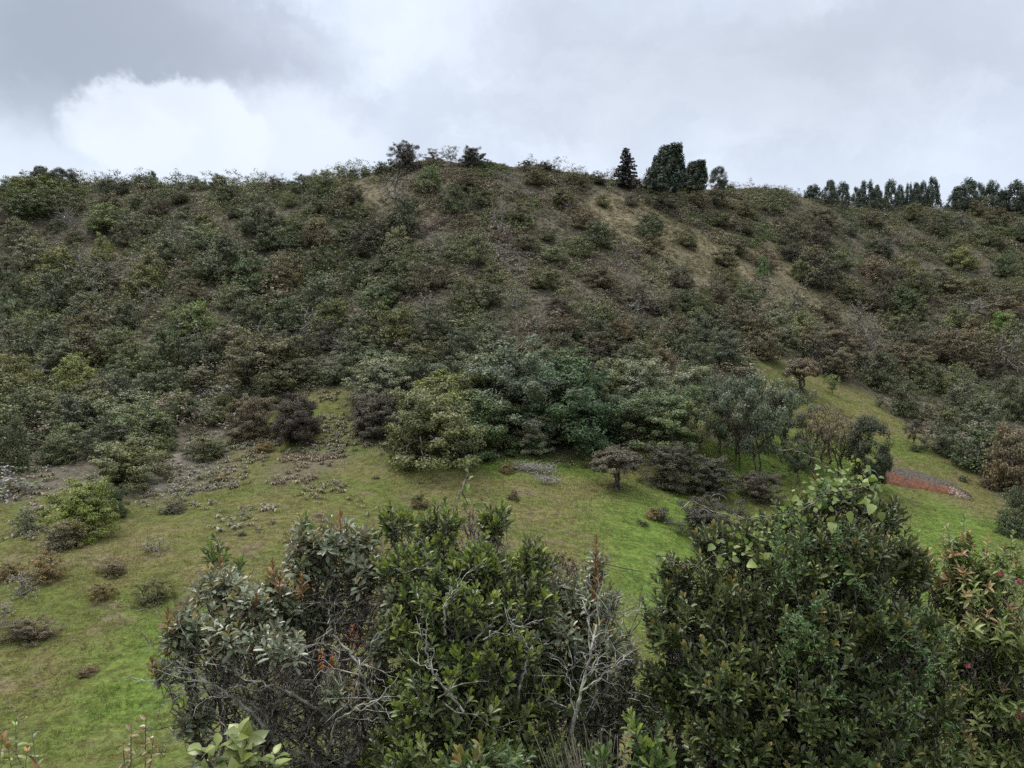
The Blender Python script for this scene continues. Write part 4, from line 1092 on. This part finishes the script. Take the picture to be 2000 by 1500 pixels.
# A: left shrub, rosettes of grey green leaves on rusty stems, bare interior
rootA, locA = fg_shrub('left foreground shrub with grey green rosettes over a tangle of bare twigs', (-1.35, 4.75),
    [(650, 1055, 100, 48, 4.6), (600, 1100, 60, 50, 4.5), (720, 1110, 60, 55, 4.5), (440, 1140, 60, 40, 4.5), (520, 1170, 85, 50, 4.4), (400, 1205, 75, 50, 4.4), (350, 1245, 45, 40, 4.3), (480, 1230, 90, 40, 4.2), (600, 1190, 70, 50, 4.6), (325, 1300, 28, 22, 4.3), (375, 1400, 42, 34, 4.3), (560, 1260, 50, 30, 4.0), (770, 1170, 45, 40, 4.3), (750, 1250, 45, 40, 4.35), (745, 1340, 35, 50, 4.5), (640, 1350, 45, 20, 4.1), (420, 1520, 60, 45, 4.6), (560, 1520, 110, 45, 4.8), (700, 1500, 60, 60, 4.8)],
    80, OBOV, [lf_grey, lf_olive, bk_red], 14, .072, .029, .11, .35, bark=bk_twig, a0=92, a1=34, stems=4, r_tip=.0034)
bare_twigs(rootA, locA, [(560, 1340, 200, 110, 4.75, 260), (620, 1440, 220, 90, 4.8, 330), (450, 1310, 110, 50, 4.6, 60), (680, 1210, 80, 60, 4.75, 90), (480, 1440, 110, 70, 4.6, 80)], bk_grey)
rust = MB()
pts = [(533, 1100, 4.3), (545, 1125, 4.3), (590, 1130, 4.3), (328, 1200, 4.2), (500, 1160, 4.25), (297, 1290, 4.25), (1165, 1060, 4.3), (430, 1095, 4.35), (665, 1005, 4.4)]
PT = np.array([P3(*q) for q in pts[:6] + pts[7:]]) - locA
for q in PT:
    rust = MB(); shoots(rust, OBOV, q[None], np.array([[0., 0, 1.]]), 14, .055, .020, .09, 60, 15, None, 0, 0, 1)
    rust.build('new_growth', [lf_rust, bk_red], rootA)

# B: central shrub of upright bright shoots
rootB, locB = fg_shrub('central foreground shrub with upright bright green shoots', (-0.25, 4.5),
    [(780, 1020, 45, 45, 4.7), (855, 1030, 50, 55, 4.6), (970, 1020, 35, 45, 4.7), (830, 1110, 100, 60, 4.4), (940, 1110, 70, 60, 4.4), (890, 1170, 120, 60, 4.2), (1040, 1110, 42, 65, 4.5), (1010, 1180, 80, 60, 4.3),
     (820, 1230, 90, 70, 4.2), (950, 1270, 120, 80, 4.1), (880, 1360, 130, 90, 4.0), (1000, 1380, 110, 80, 4.1), (790, 1360, 50, 80, 4.3), (870, 1470, 150, 70, 3.8), (1020, 1480, 120, 60, 3.9), (1110, 1330, 60, 60, 4.3), (900, 1570, 220, 60, 4.0), (760, 1480, 60, 60, 4.4), (880, 1230, 110, 110, 4.9), (860, 1400, 130, 90, 4.8), (1000, 1330, 90, 100, 4.8)],
    120, OBOV, [lf_dark, lf_young, bk_twig], 15, .058, .0225, .11, .8, a0=62, a1=12, stems=4, frac=.42)
bare_twigs(rootB, locB, [(850, 1330, 90, 90, 4.05, 9), (920, 1250, 50, 50, 4.1, 4)], bk_grey, 'bare_branches', (.2, .45), .003)
# light green tips poking out at the left of shrub A
fg_shrub('slim bright green shoots rising behind the left foreground shrub', (-1.7, 5.2), [(420, 1090, 30, 35, 4.8), (590, 1030, 30, 25, 4.8), (700, 1060, 40, 30, 4.8), (460, 1120, 30, 25, 4.8), (690, 1140, 50, 30, 4.7)], 60, OBOV, [lf_mid, lf_young, bk_twig], 16, .07, .02, .12, .5, a0=60, a1=15, stems=2)

# C: right of centre, rusty spike, trunk with grey bark
rootC, locC = fg_shrub('foreground shrub right of centre with a rusty red spike on top', (0.35, 4.7),
    [(1165, 1120, 32, 45, 4.5), (1110, 1160, 50, 45, 4.5), (1170, 1180, 55, 50, 4.4), (1110, 1225, 80, 45, 4.3), (1190, 1245, 45, 40, 4.4), (1060, 1250, 50, 50, 4.3), (1230, 1300, 38, 45, 4.5), (1190, 1350, 60, 60, 4.6), (1250, 1390, 60, 60, 4.5), (1150, 1420, 80, 50, 4.6), (1180, 1520, 110, 50, 4.7), (1080, 1480, 60, 40, 4.7)],
    90, OBOV, [lf_grey, lf_olive, bk_red], 15, .060, .022, .11, .3, a0=88, a1=30, stems=2, bark=bk_grey, r_tip=.004, first=.5)
bare_twigs(rootC, locC, [(1130, 1310, 60, 50, 4.35, 45), (1160, 1400, 50, 50, 4.35, 30), (1225, 1230, 20, 40, 4.5, 8)], bk_grey)
rs = MB(); PT = np.array([P3(1165, 1048, 4.4), P3(1163, 1085, 4.4), P3(1168, 1120, 4.35), P3(1158, 1150, 4.35)]) - locC
shoots(rs, OBOV, PT, np.tile([0.03, 0, 1.], (4, 1)), 22, .045, .014, .12, 55, 15, None, 0, 0, 1); rs.build('rusty_spike', [lf_rust, bk_red], rootC)

# D: big dark shrub on the right
rootD, locD = fg_shrub('large dark glossy shrub filling the right foreground', (1.75, 4.7),
    [(1320, 1130, 40, 60, 4.5), (1310, 1230, 50, 90, 4.4), (1310, 1360, 60, 90, 4.3), (1400, 1080, 60, 60, 4.5), (1420, 1180, 80, 80, 4.3), (1420, 1310, 90, 90, 4.1), (1430, 1440, 110, 80, 4.0),
     (1480, 1060, 60, 60, 4.6), (1560, 1010, 60, 50, 4.6), (1640, 970, 60, 45, 4.6), (1710, 1010, 50, 60, 4.6), (1550, 1110, 90, 80, 4.3), (1660, 1090, 90, 90, 4.3), (1760, 1110, 50, 80, 4.5), (1580, 1230, 100, 90, 4.1), (1700, 1220, 100, 90, 4.2), (1790, 1240, 50, 90, 4.5),
     (1560, 1370, 110, 100, 4.0), (1690, 1370, 110, 100, 4.1), (1800, 1380, 70, 110, 4.4), (1620, 1480, 150, 70, 3.9), (1780, 1480, 90, 70, 4.2), (1420, 1560, 140, 60, 4.0), (1620, 1580, 180, 60, 4.0), (1300, 1500, 70, 60, 4.4), (1350, 1220, 60, 110, 5.0), (1460, 1250, 90, 130, 5.0), (1600, 1200, 120, 150, 5.0), (1710, 1350, 120, 130, 5.0), (1500, 1430, 150, 100, 4.9), (1380, 1400, 70, 80, 4.9)],
    118, OBOV, [lf_dark, lf_olive, bk_twig], 15, .060, .0235, .11, .28, a0=68, a1=14, stems=5)
# E: reddish tipped light shrub at right edge
ellE = [(1870, 1080, 50, 45, 4.8), (1900, 1150, 60, 60, 4.7), (1960, 1120, 60, 60, 4.7), (1850, 1160, 40, 60, 4.9), (1930, 1240, 80, 70, 4.6), (1990, 1250, 60, 80, 4.6), (1880, 1300, 50, 60, 4.8), (1950, 1370, 80, 80, 4.6), (2020, 1400, 60, 80, 4.6), (1920, 1470, 90, 60, 4.6), (1810, 1110, 25, 30, 4.9)]
rootE, locE = fg_shrub('light green shrub with orange pink tips and magenta flowers at right edge', (3.1, 5.0), ellE, 75, LANC, [lf_light, lf_pink, bk_twig], 15, .068, .024, .13, .5, a0=75, a1=25, stems=4, frac=.45,
    extra=[(1883, 1008, 4.8), (1850, 1030, 4.8), (1793, 1045, 4.9), (1930, 1050, 4.7), (1978, 1040, 4.7), (1965, 1060, 4.7), (1812, 1075, 4.9), (1890, 1040, 4.8), (1870, 1060, 4.8)])
fm = leafmat('petal_magenta', (0.25, 0.022, 0.07), (0.36, 0.06, 0.14), rough=.5, trans=.3, var=.4)
C = np.array([P3(u, v, 4.35) for u, v in ((1955, 1122), (1990, 1137), (1890, 1300), (1992, 1402))]) - locE
for c in C:
    fl = MB(); n = 9; d = unit(rng.normal(size=(n, 3)) + np.array([0, -.3, .2])); add_leaves(fl, HEART, np.repeat(c[None], n, 0) + d * .004, d, unit(rng.normal(size=(n, 3))), .017, .012, 0)
    fl.build('flower', [fm], rootE)

# pale lichened limbs seen through the leaves
lichen = leafmat('lichen_tuft', (0.22, 0.25, 0.16), (0.32, 0.34, 0.24), rough=.9, trans=.1, var=.5, nscale=8)
bk_pale = barkmat('lichened_bark', (0.13, 0.12, 0.105), (0.36, 0.37, 0.31), 16)
def limb(root, loc, path, r0, r1, tufts=0, forks=0):
    p = np.array([P3(*q) for q in path]) - loc; n = 22
    s = np.linspace(0, len(p) - 1, n); q = np.stack([np.interp(s, range(len(p)), p[:, k]) for k in range(3)], 1)
    for _ in range(2): q[1:-1] = (q[:-2] + q[1:-1] * 2 + q[2:]) / 4
    q[1:-1] += rng.normal(size=(n - 2, 3)) * .004
    b = MB(); tubes(b, q[None], (np.linspace(r0, r1, n) * (1 + .15 * rng.normal(size=n)))[None], 7)
    Ps, Rs = [], []
    for _ in range(forks):
        i = random.randint(5, n - 3); t = unit(q[i + 1] - q[i]); d = unit(t + rng.normal(size=3) * .6); l = random.uniform(.12, .4)
        f = bez(q[i], d * l * .4, q[i] + d * l + np.array([0, 0, .04]), 8, l * .04); Ps.append(f); Rs.append(np.linspace(r1 * .9, .0012, 8))
        for _ in range(2):
            a = f[random.randint(3, 6)]; d2 = unit(d + rng.normal(size=3) * .7); l2 = l * .5
            Ps.append(bez(a, d2 * l2 * .4, a + d2 * l2, 8, l2 * .05)); Rs.append(np.linspace(.0022, .001, 8))
    if Ps: tubes(b, np.array(Ps), np.array(Rs), 4)
    if tufts:
        c = q[rng.integers(3, n - 2, tufts)] + rng.normal(size=(tufts, 3)) * .006
        clump_leaves(b, c, .016, 26, .0035, q.mean(0), 1)
    b.build('limb', [bk_pale, lichen], root)
limb(rootA, locA, [(800, 1480, 4.2), (740, 1400, 4.1), (712, 1330, 4.05), (690, 1280, 4.05), (650, 1240, 4.1)], .012, .004, 16, 7)
limb(rootA, locA, [(640, 1470, 4.1), (655, 1405, 4.0), (700, 1380, 3.95), (760, 1360, 3.95)], .007, .003, 5, 5)
limb(rootA, locA, [(640, 1400, 4.2), (600, 1370, 4.1), (540, 1340, 4.1), (480, 1330, 4.1), (440, 1290, 4.15)], .010, .003, 5, 9)
limb(rootA, locA, [(560, 1560, 4.4), (540, 1440, 4.3), (470, 1370, 4.2), (400, 1330, 4.2), (345, 1290, 4.2)], .014, .004, 3, 8)
limb(rootB, locB, [(905, 1390, 3.75), (860, 1335, 3.7), (838, 1300, 3.7), (830, 1250, 3.75)], .007, .003, 12, 3)
limb(rootB, locB, [(868, 1240, 3.85), (868, 1190, 3.8), (880, 1150, 3.85)], .005, .002, 5, 3)
limb(rootC, locC, [(1108, 1460, 4.0), (1122, 1400, 3.95), (1135, 1345, 3.95), (1150, 1290, 4.0), (1165, 1220, 4.1)], .012, .005, 3, 7)
limb(rootC, locC, [(1135, 1350, 3.95), (1190, 1310, 3.95), (1240, 1270, 4.05)], .005, .002, 0, 4)
limb(rootC, locC, [(1010, 1370, 4.0), (1025, 1300, 3.95), (1040, 1260, 4.0)], .008, .004, 2, 3)
# low plants along the bottom edge
fg_shrub('low leafy plant with broad bright leaves at the bottom, left of centre', (-1.15, 3.3), [(440, 1475, 60, 40, 3.3), (520, 1490, 40, 25, 3.3), (470, 1440, 20, 25, 3.3)], 50, LANC, [lf_light, lf_young, bk_twig], 7, .10, .065, .12, .3, a0=80, a1=35, stems=2, name='leafy_plant')
fg_shrub('pale tipped shoots at the bottom centre', (-0.1, 3.2), [(950, 1475, 70, 30, 3.2), (905, 1490, 40, 25, 3.2), (1010, 1485, 35, 25, 3.3)], 34, OBOV, [lf_mid, lf_olive, bk_twig], 13, .075, .028, .1, .9, a0=55, a1=12, stems=2, frac=.5)
fg_shrub('bright olive shoots at the bottom between the two big right shrubs', (0.85, 3.4), [(1250, 1440, 50, 60, 3.5), (1300, 1490, 70, 30, 3.4), (1190, 1490, 50, 25, 3.4)], 34, OBOV, [lf_mid, lf_young, bk_twig], 14, .075, .027, .12, .8, a0=55, a1=15, stems=2, frac=.5)
fg_shrub('bottom left leafy plant with orange new tips', (-2.2, 3.4), [(20, 1480, 50, 40, 3.4), (75, 1500, 40, 25, 3.4)], 26, LANC, [lf_light, lf_rust, bk_twig], 9, .06, .03, .12, .6, a0=70, a1=30, stems=2, name='leafy_plant', frac=.4,
         extra=[(30, 1405, 3.4), (62, 1425, 3.4), (5, 1440, 3.4)])
def dry_plant():
    loc = np.array([-1.7, 3.4, float(hgt(-1.7, 3.4))]); root = empty('dry_stalk_plant', tuple(loc), 'dry brown flower stalks standing at the bottom left', 'plant')
    b = MB(); tops = [P3(256, 1418, 3.4), P3(300, 1440, 3.4), P3(240, 1450, 3.45), P3(285, 1405, 3.5), P3(410, 1480, 3.4)]; Ps = []
    for q in tops: Ps.append(bez(np.array([random.gauss(0, .05), random.gauss(0, .04), 0]), np.array([0, 0, .5]), q - loc, 6, .015))
    tubes(b, np.array(Ps), np.tile(np.linspace(.006, .0025, 6), (len(Ps), 1)), 5); b.build('stalks', [bk_twig], root)
    straw = leafmat('dry_straw', (.30, .22, .14), (.42, .34, .24), rough=.8, trans=.2)
    for p in Ps:
        s = MB()
        seg = np.linspace(0, 1, 26)[:, None]; c = p[3] * (1 - seg) + p[5] * seg if False else p[4] * (1 - seg) + p[5] * seg
        d = unit(rng.normal(size=(26, 3)) * np.array([1, 1, .3])); add_leaves(s, LANC, c, d, unit(rng.normal(size=(26, 3)) + np.array([0, 0, 1.])), .035, .014, (rng.random(26) < .5).astype(int))
        s.build('seed_head', [lf_rust, straw], root)
dry_plant()
# straw-coloured dry tuft at bottom right of centre
def dry_tuft():
    loc = np.array([.42, 3.55, float(hgt(.42, 3.55))]); b = MB(); Ps = []
    for _ in range(90):
        e = P3(random.gauss(1140, 60), random.gauss(1455, 22), 3.55 + random.gauss(0, .1)) - loc
        s = np.array([random.gauss(0, .05), random.gauss(0, .05), -.05]); Ps.append(bez(s, np.array([0, 0, np.linalg.norm(e) * .5]), e, 6, .012))
    tubes(b, np.array(Ps), np.tile(np.linspace(.003, .001, 6), (len(Ps), 1)), 3)
    o = b.build('dry_tuft', [barkmat('straw', (.2, .17, .13), (.42, .38, .30), 20)]); o.location = tuple(loc)
    tag(o, 'straw-coloured dry twiggy tuft at the bottom, right of centre', 'dry plant')
dry_tuft()

# vines: a stem, broad pale leaves, curling tendrils
def vine(label, paths, leaves, root_xy, L=.056, tend=()):
    loc = np.array([root_xy[0], root_xy[1], float(hgt(*root_xy))]); root = empty('climbing_vine', tuple(loc), label, 'vine', 'vines climbing the foreground shrubs')
    b = MB()
    for pth in paths:
        p = np.array([P3(*q) for q in pth]) - loc
        s = np.linspace(0, len(p) - 1, 24); q = np.stack([np.interp(s, range(len(p)), p[:, k]) for k in range(3)], 1)
        q[1:-1] = (q[:-2] + q[1:-1] * 2 + q[2:]) / 4 + rng.normal(size=(22, 3)) * .006
        tubes(b, q[None], np.linspace(.0045, .002, 24)[None], 5)
    for (u, v, d, s) in tend:
        c = P3(u, v, d) - loc; th = np.linspace(0, 6.5, 24); rr = np.linspace(.05, .012, 24) * s
        q = np.stack([c[0] + np.cos(th) * rr, np.full(24, c[1]) + th * .004, c[2] + np.sin(th) * rr + th * .006], 1); tubes(b, q[None], np.linspace(.0025, .0012, 24)[None], 4)
    b.build('stem', [bk_twig], root)
    f = MB(); P = np.array([P3(*q[:3]) for q in leaves]) - loc; n = len(P)
    d = unit(rng.normal(size=(n, 3)) * np.array([.8, .4, .5]) + np.array([0, -.25, -.35])); nn = unit(rng.normal(size=(n, 3)) * .5 + np.array([0, -.75, .6]))
    ls = np.array([q[3] if len(q) > 3 else 1 for q in leaves]) * L * (.8 + .4 * rng.random(n))
    add_leaves(f, HEART, P, d, nn, ls, ls * .8, 0)
    f.build('leaves', [lf_vine], root)
    return root
lv = [(1690, 975, 4.15, 1.2), (1705, 985, 4.1, 1.1), (1625, 1020, 4.15, 1.0), (1655, 1000, 4.1, 1.2), (1720, 1000, 4.1, .9)]
for _ in range(170):
    t_ = random.random(); u = 1520 + 200 * t_; v = 1030 - 100 * math.sin(min(1, t_ * 1.3) * 1.57) + random.gauss(0, 22) + (25 if t_ > .85 else 0)
    lv.append((u, v, random.uniform(4.15, 4.6), random.uniform(.35, .75)))
for _ in range(80): lv.append((random.gauss(1480, 45), random.gauss(1065, 25), random.uniform(4.2, 4.5), random.uniform(.3, .65)))
for (u, v) in ((1400, 1088), (1430, 1090), (1460, 1100), (1395, 1065), (1440, 1040), (1500, 1080), (1620, 1010)): lv.append((u, v, 4.15, .9))
vine('pale leaved vine draped over the top of the large dark shrub', [[(1330, 995, 4.4), (1355, 978, 4.4), (1390, 1000, 4.35), (1430, 1010, 4.3), (1500, 1010, 4.3), (1560, 1000, 4.3)], [(1560, 1000, 4.3), (1620, 960, 4.3), (1700, 950, 4.3), (1740, 1000, 4.3)],
      [(1520, 880, 4.5), (1545, 878, 4.5), (1580, 890, 4.5), (1620, 915, 4.5), (1640, 940, 4.5)], [(1640, 940, 4.5), (1600, 1150, 4.6), (1640, 1400, 4.7), (1650, 1600, 4.8)], [(1285, 1085, 4.3), (1310, 1100, 4.35), (1350, 1110, 4.4), (1400, 1085, 4.3)]],
     lv, (1.9, 4.6), tend=((1402, 985, 4.35, 1.2), (1700, 935, 4.3, 1.0), (1375, 1010, 4.3, .8)))
vine('limp yellow leaved shoot at the left tip of the large dark shrub', [[(1360, 1110, 4.4), (1320, 1095, 4.35), (1295, 1085, 4.3), (1285, 1100, 4.3)], [(1360, 1110, 4.4), (1370, 1300, 4.5), (1380, 1600, 4.6)]], [(1285, 1095, 4.3, .9), (1290, 1088, 4.3, .8), (1300, 1090, 4.3, .7), (1280, 1080, 4.3, .6)], (1.15, 4.6))
vine('thin vine shoot rising alone above the central shrub', [[(915, 900, 4.4), (912, 930, 4.4), (905, 960, 4.4), (916, 1000, 4.4), (925, 1040, 4.4), (930, 1150, 4.4), (940, 1600, 4.5)], [(915, 930, 4.4), (897, 960, 4.4), (890, 990, 4.4), (891, 1010, 4.4)]],
     [(915, 897, 4.4, .6), (917, 945, 4.38, .9), (907, 950, 4.4, .8), (908, 975, 4.4, .9), (928, 990, 4.35, 1.0), (925, 930, 4.4, .6), (910, 915, 4.4, .5), (903, 985, 4.4, .7)], (-.28, 4.4))
# fine-leaved trailing climber in front of the dark shrub
def fine_climber():
    root_xy = (1.95, 4.3); loc = np.array([*root_xy, float(hgt(*root_xy))]); root = empty('trailing_climber', tuple(loc), 'fine feathery green climber trailing down the large dark shrub', 'climber')
    st, lf = MB(), MB(); Ps = []
    for _ in range(26):
        u0, v0, sp, d0 = random.choice([(1550, 1100, 30, 3.95), (1565, 1130, 30, 3.9), (1540, 1230, 25, 3.75), (1620, 1060, 50, 4.0), (1740, 1230, 40, 3.85), (1760, 1300, 40, 3.85), (1740, 1400, 50, 3.8), (1700, 1190, 60, 3.85), (1660, 1180, 40, 3.8), (1830, 1250, 40, 4.1)])
        s = P3(random.gauss(u0, sp), random.gauss(v0, 30), d0 + random.gauss(0, .08)) - loc; ln = random.uniform(.12, .38)
        e = s + np.array([random.gauss(0, .12), random.gauss(0, .05), -ln if random.random() < .7 else ln * .6]); Ps.append(bez(s, np.array([random.gauss(0, .08), -.05, .02]), e, 12, .008))
    Ps = np.array(Ps); tubes(st, Ps, np.tile(np.linspace(.002, .001, 12), (len(Ps), 1)), 3); st.build('stems', [bk_twig], root)
    c = np.repeat(Ps.reshape(-1, 3), 6, 0); c = c + rng.normal(size=c.shape) * .008; n = len(c)
    d = unit(rng.normal(size=(n, 3)) + np.array([0, -.2, .3])); add_leaves(lf, LANC, c, d, unit(rng.normal(size=(n, 3)) + np.array([0, -.4, .8])), .020 * (.7 + .6 * rng.random(n)), .008, 0)
    lf.build('leaves', [lf_fine], root)
fine_climber()
# brown twiggy bush behind the central shrub
def brown_twiggy():
    loc = np.array([-.33, 5.3, float(hgt(-.33, 5.3))]); root = empty('twiggy_bush', tuple(loc), 'brown twiggy dead bush poking up behind the central bright shrub', 'bush')
    T, Dn = ell_tips([(930, 1020, 45, 40, 5.2), (930, 1080, 60, 50, 5.2), (1090, 1130, 80, 50, 5.6), (1080, 1100, 40, 20, 5.6)], 130); T = T - loc
    b = MB(); P, Rr = grow((0, 0, -.1), T, .0028, .4, .36, .08, 6); tubes(b, P, Rr, 4); b.build('branches', [bk_twig], root)
    l = MB(); clump_leaves(l, T, .035, 5, .013, T.mean(0)); l.build('foliage', [leafmat('dry_leaf', (.085, .05, .035), (.15, .09, .06), rough=.7, trans=.1)], root, smooth=False)
brown_twiggy()
# orange sheet glimpsed through the bare twigs
def orange_sheet():
    b = MB()
    m, t, p, o = newmat('orange_plastic'); g = N(t, 'ShaderNodeNewGeometry'); nz = noise(t, g.outputs['Position'], 14, 3, .6)
    link(t, mixc(t, maprange(t, nz, .4, .6), (.85, .24, .07), (.95, .42, .16)), p.inputs['Base Color']); setin(p, 'Roughness', .4)
    for k, (u, v, wd, hg, lab) in enumerate(((690, 1242, 40, 46, 'upper scrap of orange sheeting glimpsed behind the bare twigs'), (633, 1292, 36, 34, 'lower scrap of orange sheeting glimpsed behind the bare twigs'), (585, 1272, 22, 22, 'smallest scrap of orange sheeting left of the other two'))):
        d = 5.5; c = P3(u, v, d); b = MB(); n = 10
        q = np.linspace(-.5, .5, n); X, Z = np.meshgrid(q, q); a = wd * d / FPX; h = hg * d / FPX
        V = np.stack([X * a * (1 - .3 * Z), .04 * np.sin(X * 9 + Z * 5) + .03 * rng.random(X.shape), Z * h + .01 * np.sin(X * 12)], -1)
        V = np.stack([V, V + np.array([0, .004, 0])]).reshape(-1, 3)
        ii = np.arange(n * n).reshape(n, n); F1 = np.stack([ii[:-1, :-1], ii[:-1, 1:], ii[1:, 1:], ii[1:, :-1]], -1).reshape(-1, 4)
        b.add(V, np.vstack([F1, F1[:, ::-1] + n * n]))
        o = b.build('orange_sheet', [m]); o.location = tuple(c); tag(o, lab, 'sheet', 'orange scraps behind the twigs')
orange_sheet()
